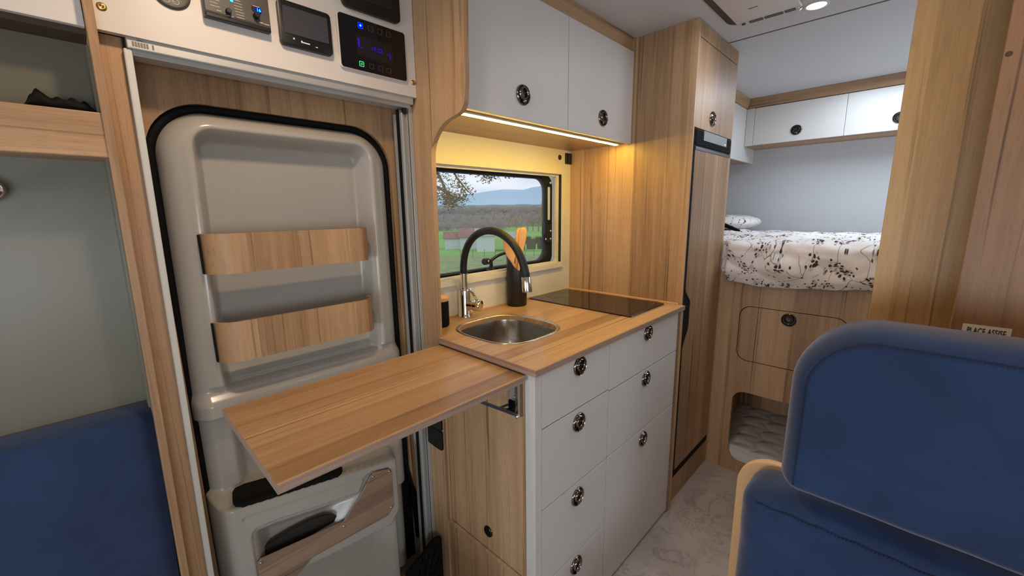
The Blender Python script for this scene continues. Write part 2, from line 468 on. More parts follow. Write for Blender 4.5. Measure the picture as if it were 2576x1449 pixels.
# friction stay / opener at the bottom
b = BM()
box(b, 1.100, 1.142, 1.205, 1.226, 1.066, 1.078, .003)
tube(b, [(1.122, 1.214, 1.076), (1.126, 1.210, 1.094), (1.118, 1.206, 1.108)], [.010, .007, .009], 10)
tube(b, [(1.078, 1.200, 1.112), (1.095, 1.203, 1.113), (1.116, 1.206, 1.110)], [.013, .014, .010], 12)
tube(b, [(1.112, 1.206, 1.108)] + [tuple(p) for p in bez((1.12, 1.206, 1.112), (1.15, 1.206, 1.128), (1.17, 1.206, 1.135), (1.215, 1.206, 1.137), 8)], .0065, 10)
arm = obj('opening_arm', b, BLACK, win, smooth=True, angle=40)
b = BM(); lathe(b, [(0, .003), (.004, .002), (.005, 0)], 12, frame_tf((1.092, 1.190, 1.114), (-.3, -1, .1))); obj('screw', b, CHROME, arm, smooth=True)

# ------------------------------------------------------------------ entrance door recess
# wooden surround with the door cut-out
def smooth_closed(pts, it=2):
    for _ in range(it):
        q = []
        for i in range(len(pts)):
            a = pts[i]; c = pts[(i + 1) % len(pts)]
            q.append((a[0] * .75 + c[0] * .25, a[1] * .75 + c[1] * .25)); q.append((a[0] * .25 + c[0] * .75, a[1] * .25 + c[1] * .75))
        pts = q
    return pts
hole = rr(.108, .672, .60, 1.552, (.115, .115, 0, 0), 12)
hole = hole[:-2] + [(.108, .02), (.697, .02), (.700, .30), (.684, .36), (.672, .42)]
b = BM(); plate_hole(b, [(.06, .005), (.712, .005), (.712, 1.66), (.06, 1.66)], [hole], 1.166, 1.18)
struct('trim_4', b, WV2, label='oak panel with the rounded door opening')
b = BM()
sp = [(u, 1.178, v) for u, v in hole if v > .3]
top = rr(.114, .666, .36, 1.546, (.115, .115, .0, .0), 12)
pts = [(.700, 1.185, .12), (.690, 1.185, .34), (.667, 1.185, .45)] + [(u, 1.185, v) for u, v in top[:-2]] + [(.114, 1.185, .3), (.112, 1.185, .05)]
tube(b, pts, .011, 8)
struct('trim_5', b, BLACKM, smooth=True, label='black rubber seal around the entrance door')
b = BM(); box(b, .09, .71, 1.235, 1.25, .0, 1.64); struct('trim_6', b, BLACKM, label='black sheet painting the shade of the door gap')  # black sheet stands for the shade inside the gap

# moulded door skin as a height field
def sstep(e0, e1, x):
    t = np.clip((x - e0) / (e1 - e0), 0, 1); return t * t * (3 - 2 * t)
def sdrr(X, Z, x0, x1, z0, z1, r):
    cx, cz = (x0 + x1) / 2, (z0 + z1) / 2
    qx = np.abs(X - cx) - (x1 - x0) / 2 + r; qz = np.abs(Z - cz) - (z1 - z0) / 2 + r
    return np.hypot(np.maximum(qx, 0), np.maximum(qz, 0)) + np.minimum(np.maximum(qx, qz), 0) - r
def sdpoly(X, Z, poly):
    d = np.full(X.shape, 1e9); s = np.ones(X.shape)
    n = len(poly)
    for i in range(n):
        ax, az = poly[i]; bx, bz = poly[(i + 1) % n]
        ex, ez = bx - ax, bz - az
        wx, wz = X - ax, Z - az
        t = np.clip((wx * ex + wz * ez) / (ex * ex + ez * ez), 0, 1)
        d = np.minimum(d, (wx - ex * t) ** 2 + (wz - ez * t) ** 2)
        c1 = Z >= az; c2 = Z < bz; c3 = ex * wz > ez * wx
        allc = c1 & c2 & c3; nonec = (~c1) & (~c2) & (~c3)
        s = np.where(allc | nonec, -s, s)
    return s * np.sqrt(d)
WOODP = [(.176, .30), (.176, .455), (.184, .464), (.393, .441), (.445, .491), (.480, .536), (.494, .545), (.541, .533), (.552, .517), (.550, .398), (.528, .376), (.300, .384)]
POCK = [(.182, .40), (.182, .534), (.192, .549), (.242, .545), (.352, .522), (.439, .508), (.450, .505), (.470, .545), (.494, .550), (.545, .538), (.556, .517), (.554, .398), (.530, .372), (.25, .386), (.18, .388)]
nx, nz = 190, 440
X0, X1, Z0, Z1 = .121, .661, .05, 1.540
gx = np.linspace(X0, X1, nx + 1); gz = np.linspace(Z0, Z1, nz + 1)
X, Z = np.meshgrid(gx, gz, indexing='ij')
base = 1.150
Y = np.full(X.shape, base)
# rim gently rounded
dO = -sdrr(X, Z, X0, X1, -.2, Z1, .105)
# upper recess
d1 = -sdrr(X, Z, .182, .598, .868, 1.500, .045)
Y = Y + .062 * sstep(.0, .028, d1)
Y = Y - .010 * np.exp(-(np.clip(-d1, 0, 1) / .02) ** 2) * (Z > .9)
# sloping bottom of the recess, where it runs out onto the ledge
Y = Y - .045 * sstep(.945, .868, Z) * sstep(.0, .03, d1)
# ledge band
led = sstep(.822, .832, Z) * (1 - sstep(.862, .895, Z))
Y = np.where(Z < 1.0, np.minimum(Y, base - .022 * led + 10 * (led < .02)), Y)
# lower recess between ledge and bin
low = (Z < .824)
d2 = -sdrr(X, Z, .186, .560, .50, .845, .05)
Y = np.where(low, base + .006 + .05 * sstep(.0, .035, d2), Y)
# bin block
zt = .640 - .165 * (X - .115)
binm = sstep(0, .014, zt - Z)
side = sstep(.0, .03, X - .112) * sstep(.0, .022, .590 - X)
front = base - .080 * np.sqrt(np.clip(side, 0, 1))
Yb = Y - (Y - np.minimum(front, base + .006)) * binm
Y = np.where(Z < zt + .001, Yb, Y)
# below the bin front: step back to the right
zb = np.interp(X, [.0, .23, .25, .54, .585], [.372, .372, .370, .336, .395])
stepm = sstep(0, .014, zb - Z) * sstep(.0, .02, X - (.215 + .0 * Z))
Y = Y + stepm * .055 * (Z < .5)
Y = Y - .030 * stepm * sstep(.50, .56, X) * (Z < .45)
# groove line along the top of the bin front
gl = np.exp(-(((zt - .045) - Z) / .0035) ** 2) * (X > .17) * (X < .50)
Y = Y + .0035 * gl
# pocket
dp = -sdpoly(X, Z, POCK)
Y = Y + .006 * sstep(.0, .004, dp)
dq = -sdpoly(X, Z, [(.186, .395), (.186, .530), (.196, .543), (.242, .539), (.352, .516), (.436, .503), (.462, .498), (.395, .405)])
Y = Y + .050 * sstep(.0, .05, dq)
# outer edge roll
e = np.clip(1 - dO / .038, 0, 1)
Y = Y + .062 * (1 - np.sqrt(np.clip(1 - e ** 2, 0, 1)))
door = thing('door_1', (.39, 1.2, .0), None, None); tag(door, 'moulded beige entrance door with wooden shelves', None, None, 'structure')
b = BM(); V = {}
for i in range(nx + 1):
    for j in range(nz + 1):
        if dO[i, j] > -.004: V[i, j] = b.verts.new((X[i, j] - .011 * (1 - (X[i, j] - X0) / (X1 - X0)) * min(1, max(0, (1.40 - Z[i, j]) / .5)), min(Y[i, j], 1.225), Z[i, j]))
for i in range(nx):
    for j in range(nz):
        k = [(i, j), (i + 1, j), (i + 1, j + 1), (i, j + 1)]
        if all(q in V for q in k): b.faces.new([V[q] for q in k])
ds = obj('door_panel', b, DOORM, door, smooth=True)
b = BM()   # black tray in the top of the bin
tr = [(.166, 1.073), (.390, 1.073), (.404, 1.080), (.412, 1.090), (.415, 1.125), (.410, 1.136), (.396, 1.142), (.185, 1.142), (.165, 1.136), (.156, 1.122), (.150, 1.092), (.153, 1.081)]
vs = []
def ztop(x): return .640 - .165 * (x - .115)
tz = lambda x, y: ztop(x) - .005 + (y - 1.08) * .15
A = [b.verts.new((x, y, tz(x, y) + .003)) for x, y in tr]; B_ = [b.verts.new((x, y, tz(x, y) - .02)) for x, y in tr]
b.faces.new(A); b.faces.new(B_[::-1])
for i in range(len(tr)): b.faces.new((A[i], B_[i], B_[(i + 1) % len(tr)], A[(i + 1) % len(tr)]))
bmesh.ops.recalc_face_normals(b, faces=b.faces[:])
tag(obj('bin_opening', b, BLACKM, door), 'black opening in the top of the door bin')
b = BM(); prism(b, WOODP, 1.0665, 1.0705, 'y', .0015, 1)
wp = obj('pocket_panel', b, wood('oak_shaded_door_panel', 0, mid=rgb(142, 116, 98), lo=rgb(108, 84, 68), hi=rgb(164, 136, 114), w=.05, seed=5.), door)  # oak darkened: the shade on this board is in the colour
tag(wp, 'brown wood retaining board screwed across the door pocket')
for x, z in ((.184, .452), (.392, .425), (.490, .532), (.543, .524), (.54, .40)):
    b = BM(); lathe(b, [(0, .0022), (.0028, .0016), (.0036, 0)], 12, frame_tf((x, 1.0665, z), (0, -1, 0))); obj('screw', b, STEEL, wp, smooth=True)
b = BM(); prism(b, [(.187, .40), (.187, .458), (.21, .466), (.26, .472), (.31, .472), (.35, .466), (.375, .455), (.388, .44), (.390, .41)], 1.100, 1.106); tag(obj('pocket_shade', b, plain('painted_pocket_shade', rgb(44, 38, 34), .7), door), 'dark plate added as shade at the bottom of the door pocket')  # added dark plate, paints the inner shade of the pocket
# the two curved shelves
def basket(z0, z1, mat, y=1.098, x0=.170, x1=.565):
    r = .05; th = .006
    def path(off):
        xs = x0 + off; xe = x1 - off; yf = y + off; rr_ = r - off; out = [(xs, 1.165)]
        for i in range(11):
            a = PI + PI / 2 * i / 10; out.append((xs + rr_ + rr_ * math.cos(a), yf + rr_ + rr_ * math.sin(a)))
        for i in range(11):
            a = 1.5 * PI + PI / 2 * i / 10; out.append((xe - rr_ + rr_ * math.cos(a), yf + rr_ + rr_ * math.sin(a)))
        out.append((xe, 1.165)); return out
    bm = BM(); po = path(0); pi_ = path(th)
    prism(bm, po + pi_[::-1], z0, z1, 'z')
    o = obj('shelf_rail', bm, mat, door, smooth=True, angle=30)
    bm = BM(); prism(bm, pi_, z0 + .001, z0 + .005, 'z'); obj('shelf_floor', bm, mat, o)
    bm = BM()
    box(bm, x0 - .002, x0 + .0005, y + .028, 1.17, z0 + .002, z1 - .002)
    obj('end_cap', bm, BLACKM, o)
    return o
BW = wood('oak_bent_veneer', 2, w=.06, seed=3.3)
tag(basket(1.177, 1.268, BW), 'upper bent-wood rail across the door')
tag(basket(.968, 1.064, BW), 'lower bent-wood rail across the door')
b = BM(); lathe(b, [(0, .002), (.004, 0)], 10, frame_tf((.556, 1.125, 1.05), (-1, 0, 0))); obj('screw', b, CHROME, ds, smooth=True)

# aluminium fly-screen frame
fs = thing('door_screen_frame', (.4, 1.08, 0), 'pale aluminium sliding screen frame around the entrance door', 'screen frame')
b = BM(); box(b, .098, .702, 1.066, 1.10, 1.612, 1.632, .002); obj('top_rail', b, ALU, fs)
b = BM(); box(b, .098, .700, 1.080, 1.12, 1.604, 1.613, .001); obj('screen_cassette', b, ALU, fs)
b = lean(box(BM(), .093, .105, 1.070, 1.13, .0, 1.612, .0025)); obj('side_rail', b, ALUW, fs)
b = BM(); box(b, .698, .7105, 1.088, 1.16, .0, 1.612, .001); obj('side_rail', b, ALU, fs)
b = BM()
prism(b, [(.671, 1.085), (.675, 1.084), (.677, 1.092), (.682, 1.097), (.688, 1.096), (.691, 1.088), (.694, 1.088), (.694, 1.13), (.671, 1.13)], .0, 1.590, 'z')
obj('sliding_profile', b, ALU, fs, smooth=True, angle=40)
b = BM(); box(b, .6665, .6705, 1.095, 1.106, 0, 1.60); box(b, .694, .698, 1.10, 1.14, 0, 1.60); obj('brush_seal', b, BLACKM, fs)
b = BM(); box(b, .678, .689, 1.083, 1.094, 1.588, 1.604, .002); obj('end_piece', b, BLACK, fs)
# maker's mark: faint, worn
b = BM()
for x in (.106, .110, .114, .118, .122, .126, .134):
    box(b, x, x + .0028, 1.0652, 1.0662, 1.6165, 1.6245)
box(b, .113, .122, 1.0652, 1.0662, 1.627, 1.6285)
tag(obj('worn_marking', b, plain('worn_print', rgb(126, 112, 104), .6), fs), 'worn brown marking on the top rail')

# wood trims left of the door
b = lean(box(BM(), .0475, .0605, 1.030, 1.16, .0, H, .0015))
tag(obj('partition_edge', b, WV), 'narrow oak upright between the bench niche and the door', 'partition')
b = lean(box(BM(), .0605, .094, 1.082, 1.166, 0, 1.631))
tag(obj('door_post', b, wood('oak_door_post', 2, seed=4.1, w=.02)), 'oak post between the narrow upright and the screen frame', 'post')

# instrument board
b = BM(); plate_hole(b, [(.061, 1.631), (.7095, 1.631), (.7095, H - .001), (.061, H - .001)], [], 1.060, 1.075)
ib = obj('instrument_board', b, WHITE, origin=(.38, 1.065, 1.631)); tag(ib, 'white board above the door carrying the control panels', 'panel')
for x, z in ((.073, 1.669), (.7015, 1.670)):
    b = BM(); lathe(b, [(0, .0006), (.0016, .0006), (.003, .0026), (.0058, .0022), (.0072, .0)], 16, frame_tf((x, 1.060, z), (0, -1, 0)))
    tag(obj('screw', b, BRASS, ib, smooth=True), 'brass screw with cup washer')
FY = 1.060
# round socket
t = thing('round_socket', (.1735, FY, 1.726), 'round dark grey socket cover at the left of the instrument board', 'socket')
b = BM(); lathe(b, [(0, .004), (.026, .004), (.0285, .0055), (.0305, .003), (.031, 0)], 40, frame_tf((.1735, FY, 1.726), (0, -1, 0))); obj('cover', b, DGREY, t, smooth=True, angle=40)
b = BM()
for dx in (-.0085, .006):
    for dz in (.0, -.016):
        loop_tube(b, [(.1735 + dx + .0045 * math.cos(a * PI / 8), FY - .0045, 1.724 + dz + .0045 * math.sin(a * PI / 8)) for a in range(16)], .0007, 5)
obj('printed_rings', b, PRINT, t)
# heater control
t = thing('heater_control', (.28, FY, 1.72), 'dark grey heater control with two knobs and a blue number', 'control panel')
b = BM(); box(b, .2205, .3385, FY - .016, FY, 1.6945, 1.7965, .002)
prism(b, [(FY - .016, 1.6945), (FY - .016, 1.7965), (FY - .017, 1.7965), (FY - .019, 1.705)], .2225, .3365, 'x')
obj('housing', b, DGREY, t)
b = BM(); box(b, .2215, .3375, FY - .0188, FY - .012, 1.6935, 1.7025, .002); obj('lower_lip', b, BLACK, t)
yk = FY - .0185
for (x, z, r, hh) in ((.2605, 1.7115, .0048, .010), (.3105, 1.7185, .0056, .013)):
    b = BM(); lathe(b, [(r * 1.1, 0), (r, hh * .9), (r * .85, hh), (0, hh)], 20, frame_tf((x, yk, z), (0, -1, 0))); obj('knob', b, BLACK, t, smooth=True, angle=40)
b = BM()
prism(b, rr(.3035, .3215, 1.7262, 1.7395, .006, 5), yk - .0012, yk + .002); dsp = obj('display', b, BLACK, t)
b = BM(); prism(b, rr(.3105, .3220, 1.7262, 1.7350, .0035, 5), yk - .0018, yk - .001); gl_ = obj('lit_field', b, emit('blue_field', rgb(5, 20, 235), 1.2), dsp)
lettering('lit_number', '16', .0088, (.3165, yk - .0022, 1.7308), '-y', CYAN_L, dsp)
b = BM(); box(b, .306, .319, yk - .0019, yk - .001, 1.7365, 1.7378); obj('display_reflection_bar', b, PRINT, dsp)
for i in range(7):
    b = BM(); z = 1.7045 + .0052 * i + .0015; box(b, .2745 - .0006 * i, .2885 - .0006 * i + (i % 3) * .0008, yk - .0006, yk + .001, z, z + .0009); obj('scale_mark', b, PRINT, t)
for i in range(4):
    b = BM(); z = 1.7150 + .0058 * i; box(b, .2310, .2475 - (i % 2) * .004, yk - .0006, yk + .001, z, z + .0009); obj('scale_mark', b, PRINT, t)
def bars(nm, m, par, *bx):
    for q in bx:
        bm = BM(); box(bm, *q); obj(nm, bm, m, par)
bars('scale_mark', PRINT, t, (.241, .249, yk - .0006, yk + .001, 1.7085, 1.7095), (.258, .262, yk - .0006, yk + .001, 1.7040, 1.7048), (.265, .2695, yk - .0006, yk + .001, 1.7040, 1.7048))
bars('printed_name', PRINT, t, (.3150, .3230, yk - .0008, yk + .001, 1.7075, 1.7093), (.3240, .3345, yk - .0008, yk + .001, 1.7068, 1.7084))
b = BM(); box(b, .2665, .2715, yk - .001, yk, 1.7325, 1.737, .001); obj('blue_indicator', b, CYAN_L, t)
# touch screen
t = thing('monitor_screen', (.414, FY, 1.72), 'small black monitor with a blank grey screen beside the heater control', 'monitor')
b = BM(); prism(b, rr(.3575, .4725, 1.6805, 1.7725, .009, 6), FY - .012, FY, 'y', .0015, 2); obj('housing', b, BLACK, t, smooth=True, angle=35)
b = BM(); prism(b, rr(.3675, .4635, 1.7055, 1.7605, .001, 2), FY - .0132, FY - .0118); obj('screen', b, SCREEN, t)
ICW = emit('icon_white', rgb(255, 240, 220), .8)
bars('touch_icon', ICW, t, (.3835, .3865, FY - .013, FY - .0115, 1.6952, 1.6985), (.4320, .4365, FY - .013, FY - .0115, 1.6900, 1.6915))
b = BM(); box(b, .4005, .4190, FY - .0130, FY - .0115, 1.6925, 1.6945); box(b, .4000, .4030, FY - .0130, FY - .0115, 1.6935, 1.6965)
obj('maker_mark', b, emit('mark_white', rgb(255, 240, 220), .9), t)
# battery / power panel
t = thing('power_display', (.583, FY, 1.72), 'large glossy black panel with glowing touch buttons and blue digits', 'control panel')
b = BM(); prism(b, rr(.4905, .6765, 1.6635, 1.7885, .008, 6), FY - .008, FY, 'y', .0008, 1); obj('edge_frame', b, WHITE, t)
b = BM(); prism(b, rr(.4925, .6745, 1.6655, 1.7865, .007, 6), FY - .0095, FY - .004); obj('glass_front', b, GLOSSB, t)
yf = FY - .0098
b = BM(); prism(b, [(.535, 1.6985), (.635, 1.6985), (.635, 1.7475), (.535, 1.7475)], yf, yf + .0006); obj('screen', b, plain('panel_screen', rgb(26, 22, 24), .2), t)
def sq_ring(bm, x, z, s, w, y0, y1):
    plate_hole(bm, rr(x - s, x + s, z - s, z + s, s * .25, 3), [rr(x - s + w, x + s - w, z - s + w, z + s - w, s * .15, 3)], y0, y1)
for i, x in enumerate((.5485, .5755, .6010, .6255)):
    b = BM(); sq_ring(b, x, 1.7705, .0065, .0007, yf - .0004, yf + .0004)
    if i == 0:
        o = obj('touch_button', b, BLUE_L, t); tag(o, 'blue lit touch button')
        b = BM(); prism(b, rr(x - .0058, x + .0058, 1.7647, 1.7763, .002, 3), yf - .0002, yf + .0004); obj('lit_field', b, emit('blue_field_b', rgb(0, 10, 235), 1.1), o)
        b = BM(); lathe(b, [(0, .0008), (.0024, .0006), (.0026, 0)], 14, frame_tf((x, yf - .0004, 1.7705), (0, -1, 0))); obj('lit_dot', b, CYAN_L, o)
    else: obj('touch_button', b, DIMW, t)
for i, x in enumerate((.5445, .5715, .5965, .6205)):
    b = BM(); sq_ring(b, x, 1.6810, .0060, .0009 if i == 0 else .0006, yf - .0004, yf + .0004)
    o = obj('touch_button', b, GREEN_L if i == 0 else DIMW, t)
    if i == 0:
        tag(o, 'green lit power button')
        b = BM(); loop_tube(b, [(x + .0022 * math.cos(a * PI / 6), yf - .0004, 1.681 + .0022 * math.sin(a * PI / 6)) for a in range(12)], .0004, 5); obj('power_symbol', b, GREEN_L, o)
o = lettering('digits', '19:22', .0150, (.5890, yf - .0004, 1.7235), '-y', VIO_L, t)
bars('level_bar', VIO_L, t, (.5385, .5430, yf - .0005, yf, 1.7205, 1.7400), (.5450, .5515, yf - .0005, yf, 1.7185, 1.7205), (.6255, .6275, yf - .0005, yf, 1.7080, 1.7245), (.6170, .6235, yf - .0005, yf, 1.7195, 1.7215), (.5640, .5660, yf - .0005, yf, 1.7355, 1.7372))
# second display above
t = thing('upper_display', (.59, FY, 1.87), 'black panel cut by the top of the photo above the glowing display', 'control panel')
b = BM(); prism(b, rr(.5070, .6640, 1.8045, 1.925, .014, 7), FY - .012, FY, 'y', .0015, 2); obj('housing', b, BLACK, t, smooth=True, angle=35)
b = BM(); prism(b, [(.53, 1.831), (.641, 1.831), (.641, 1.91), (.53, 1.91)], FY - .0127, FY - .0118); obj('screen', b, plain('panel_screen_b', rgb(36, 30, 28), .2), t)

# ------------------------------------------------------------------ bench niche on the left
b = BM(); box(b, -2.0, .0475, 1.125, 1.14, 0, 1.66); struct('trim_7', b, SAGE, label='grey-green lining of the bench niche')
b = lean(box(BM(), .0435, .0472, 1.06, 1.125, .93, 1.60)); struct('trim_8', b, SAGE, label='grey-green side lining of the niche')
b = BM(); box(b, -2.0, .047, 1.050, 1.062, 1.627, H - .001, .001)
tag(obj('overhead_flap', b, WHITE), 'white overhead flap above the bench niche', 'cupboard door')
b = BM(); box(b, -2.0, .047, 1.063, 1.124, 1.618, 1.628); tag(obj('overhead_base_board', b, BIRCHL), 'dark base board under the overhead flap', 'board')
b = BM(); box(b, -2.0, .0470, 1.035, 1.124, 1.412, 1.487, .002)
tag(obj('shelf_beam', b, WXs), 'thick oak shelf beam across the bench niche', 'shelf')
b = BM()
def crump(u, v):
    x = -.045 + .088 * u; r = 2 * PI * v
    pr = (.016 * min(1, u * 9) * min(1, (1 - u) * 5 + .2)) * (.8 + .5 * noise.noise(Vector((x * 60, 3, 1))))
    return (x, 1.082 + .020 * math.cos(r), 1.488 + max(0, pr * (1 + .35 * noise.noise(Vector((x * 90, math.cos(r) * 2, 7)))) * (1 + math.sin(r)) * .9))
grid(b, 40, 20, crump)
tag(obj('crumpled_cloth', b, BLACKM, smooth=True), 'black crumpled cloth lying on the oak shelf beam', 'cloth')
t = thing('coat_hook', (-.105, 1.125, 1.355), 'chrome round coat hook on the grey-green niche wall', 'hook')
b = BM(); lathe(b, [(.010, 0), (.008, .02), (.0075, .036), (.010, .040)], 20, frame_tf((-.105, 1.125, 1.355), (0, -1, 0))); obj('stem', b, CHROME, t, smooth=True)
b = BM(); lathe(b, [(.010, .036), (.018, .037), (.0215, .041), (.018, .047), (0, .049)], 28, frame_tf((-.105, 1.125, 1.355), (0, -1, 0))); obj('knob_cap', b, CHROME, t, smooth=True)
# blue backrest
def cushion(name, x0, x1, y0, y1, z0, z1, r, mat, parent=None, seam=None, wr=.0, **kw):
    """rounded cushion: superellipsoid-style box with soft wrinkles"""
    bm = BM(); box(bm, x0, x1, y0, y1, z0, z1, r, 5)
    bmesh.ops.subdivide_edges(bm, edges=[e for e in bm.edges if e.calc_length() > .06], cuts=10, use_grid_fill=True)
    return obj(name, bm, mat, parent, smooth=True)
t = thing('bench_seat', (-.3, .9, 0), 'bench with a blue velvet back cushion in the left niche', 'bench')
b = BM()
def bb(u, v):
    x = -1.1 + (1.131 + .011 * min(1, v)) * u
    ex = min(1, (1 - u) * 60) ** .5
    # profile around: bottom front -> top front -> top back
    prof = [(.42), (.885)]
    if v < .8:
        z = .42 + (.905 - .42) * v / .8; y = 1.058
    else:
        a = (v - .8) / .2 * PI / 2; z = .905 + .020 * math.sin(a); y = 1.058 + .0 + .064 * (1 - math.cos(a)) 
    y += .012 * (1 - ex) + .006 * noise.noise(Vector((x * 9, z * 7, 2))) * (1 if v < .8 else .3)
    return (x, y, z)
grid(b, 90, 40, bb)
obj('cushion_cover', b, VELVET, t, smooth=True)
b = BM(); box(b, -1.1, .030, 1.068, 1.124, .42, .9); obj('cushion_core', b, VELVET, t)
b = BM(); box(b, -2.0, .027, .62, 1.124, .0, .42, .004); obj('bench_box', b, WXs, t)

# ------------------------------------------------------------------ kitchen: end panel, cabinet, drawers
PX0, PX1 = .711, .726
prof = [(1.16, .0), (1.16, H - .001), (.838, H - .001), (.846, 1.64), (.848, 1.60)]
prof += bez((.848, 1.60), (.850, 1.575), (.862, 1.562), (.885, 1.558), 8)[1:]
prof += bez((.885, 1.558), (.93, 1.552), (.95, 1.545), (.972, 1.525), 8)[1:]
prof += bez((.972, 1.525), (.995, 1.503), (1.003, 1.49), (1.004, 1.46), 8)[1:]
prof += [(1.012, .945), (1.012, .905), (1.012, 0.0)]
b = BM(); prism(b, prof, PX0, PX1, 'x')
tag(obj('end_panel', b, WV2, smooth=True, angle=30), 'oak end panel with a curved cut-out between door and kitchen', 'panel')

kc = thing('kitchen_cabinet', (1.15, .9, 0), 'white kitchen base cabinet with seven drawers and an oak side', 'cabinet')
b = BM(); box(b, .7185, .732, .655, 1.0115, .0, .9065); box(b, .7265, .732, 1.012, 1.16, 0, .9065); side_p = obj('side_panel', b, WV, kc); tag(side_p, 'oak side of the cabinet facing the door')
b = BM(); box(b, .7165, .744, .622, .655, .0, .9075, .001); obj('corner_strip', b, WHITE, kc)
b = BM(); box(b, .734, 1.590, .640, 1.15, .03, .75); obj('carcass', b, WHITE, kc)
b = BM(); box(b, 1.592, 1.628, .618, 1.18, .0, .9065, .001); obj('right_stile', b, WV, kc)
b = BM(); box(b, .744, 1.592, .660, .67, .0, .03); obj('plinth', b, BLACKM, kc)
GAP = .0016
def drawer(x0, x1, z0, z1, lk):
    bm = BM(); box(bm, x0 + GAP, x1 - GAP, .622, .640, z0 + GAP, z1 - GAP, .0012, 2)
    d = obj('drawer', bm, WHITE, kc); lock(d, (lk[0], .622, lk[1])); return d
for z0, z1, lz in ((.7515, .9065, .879), (.512, .7515, .707), (.267, .512, .465), (.012, .267, .225)):
    drawer(.744, 1.0735, z0, z1, (.909, lz))
for z0, z1, lz in ((.745, .9065, .880), (.513, .745, .708), (.012, .513, .470)):
    drawer(1.0735, 1.592, z0, z1, (1.3265, lz))
# access door with frame mouldings on the side
b = BM(); box(b, .7125, .7185, .992, 1.006, .285, .90, .002); box(b, .7125, .7185, .655, 1.006, .276, .290, .002)
tag(obj('moulding', b, WV, kc), 'oak moulding framing the side hatch')
b = BM(); lathe(b, [(0, .003), (.010, .006), (.0165, .004), (.018, .0)], 28, frame_tf((.7185, .812, .352), (-1, 0, 0))); tag(obj('round_catch', b, plain('dark_chrome', rgb(60, 56, 54), .12, 1.), kc, smooth=True), 'small dark round catch on the cabinet side')
t = thing('twin_socket', (.715, 1.066, .6), 'black twin socket block on the cabinet side beside the screen frame', 'socket')
for z0, z1 in ((.540, .606), (.610, .680)):
    b = BM(); prism(b, [(1.010 + .002, z0 + .004), (1.016, z0), (1.045, z0), (1.100, z0 + .004), (1.100, z1), (1.012, z1)], .702, .7105, 'x', .001, 1); obj('socket_module', b, BLACK, t)

# worktop
WT0, WT1 = .9085, .926
b = BM(); 
sk = [(.93 + .150 * math.copysign(abs(math.cos(a)) ** (2 / 3.2), math.cos(a)), .925 + .155 * math.copysign(abs(math.sin(a)) ** (2 / 3.2), math.sin(a))) for a in [i * 2 * PI / 64 for i in range(64)]]
wt_out = [(.727, 1.1865), (.727, 1.010), (.7105, 1.010), (.7105, .614), (1.6295, .614), (1.6295, 1.1865)]
skh = [(.93 + (x - .93) * .93, .925 + (y - .925) * .93) for x, y in sk]
plate_hole(b, wt_out, [skh], WT0, WT1, 'z')
wt = obj('worktop', b, WX, origin=(1.17, .9, .91)); tag(wt, 'oak worktop holding the sink and hob', 'worktop')
b = BM(); box(b, .7105, 1.6285, .6125, .6142, WT0, WT1 - .0006); tag(obj('edge_band', b, EDGE, wt), 'greyish-brown front edge band')
b = BM(); box(b, .7092, .7106, .6125, 1.008, WT0, WT1 - .0006); obj('edge_band', b, EDGEY, wt)
b = BM(); box(b, 1.6265, 1.6292, .64, 1.186, .926, .9325, .001); box(b, .73, 1.63, 1.1835, 1.1868, .926, .930); obj('sealing_strip', b, LIGHTW, wt)

# sink
t = thing('sink', (.93, .925, .80), 'rounded square stainless steel sink set in the worktop', 'sink')
b = BM(); N = 64
def sring(s, z, ex=3.2, sh=0.):
    return [b.verts.new((.93 + .150 * s * math.copysign(abs(math.cos(a)) ** (2 / ex), math.cos(a)), .925 + .155 * s * math.copysign(abs(math.sin(a)) ** (2 / ex), math.sin(a)), z)) for a in [i * 2 * PI / N for i in range(N)]]
L = [(1.0, .9262), (.997, .9282), (.985, .9292), (.965, .9285), (.950, .9262), (.938, .920), (.925, .905), (.90, .86), (.86, .822), (.78, .802), (.60, .793), (.3, .790), (.13, .789)]
R_ = [sring(s, z, 3.2 if s > .85 else 2.6) for s, z in L]
for a, c in zip(R_, R_[1:]):
    for i in range(N): b.faces.new((a[i], a[(i + 1) % N], c[(i + 1) % N], c[i]))
bmesh.ops.recalc_face_normals(b, faces=b.faces[:])
for f in b.faces:
    pass
obj('bowl', b, STEEL, t, smooth=True)
b = BM(); lathe(b, [(0, -.004), (.012, -.003), (.019, .0005), (.021, .001)], 28, Matrix.Translation((.93, .925, .7895))); obj('drain', b, CHROME, t, smooth=True)

# tap
t = thing('kitchen_tap', (.935, 1.155, .926), 'chrome mixer tap with a curved black hose spout', 'tap')
b = BM(); lathe(b, [(.026, 0), (.026, .004), (.0235, .008), (.0225, .012), (.0225, .098), (.0215, .102), (.0125, .104), (.0125, .155), (.0155, .157), (.0155, .161), (.0, .161)], 32, Matrix.Translation((.935, 1.155, .926)))
obj('tap_body', b, CHROME, t, smooth=True, angle=35)
hd = Vector((.42, -.90, -.05)).normalized()
b = BM(); o0 = Vector((.935, 1.155, .972))
tube(b, [o0 + hd * .010, o0 + hd * .034], .0185, 24)
M_ = frame_tf(o0, hd)
lathe(b, [(.0185, .034), (.0205, .036), (.0215, .042), (.0215, .062), (.020, .066), (0, .068)], 32, M_)
vb = obj('valve_body', b, CHROME, t, smooth=True, angle=35)
b = BM(); p0 = o0 + hd * .052 + Vector((0, 0, .016)); p1 = p0 + Vector((-.052, -.022, .058))
tube(b, [p0, p0.lerp(p1, .5), p1], [.0045, .0045, .0052], 12); obj('lever', b, CHROME, vb, smooth=True)
b = BM()
arc = [(.935, 1.155, 1.084)] + bez((.935, 1.155, 1.10), (.935, 1.150, 1.292), (.935, .875, 1.296), (.935, .846, 1.10), 30)
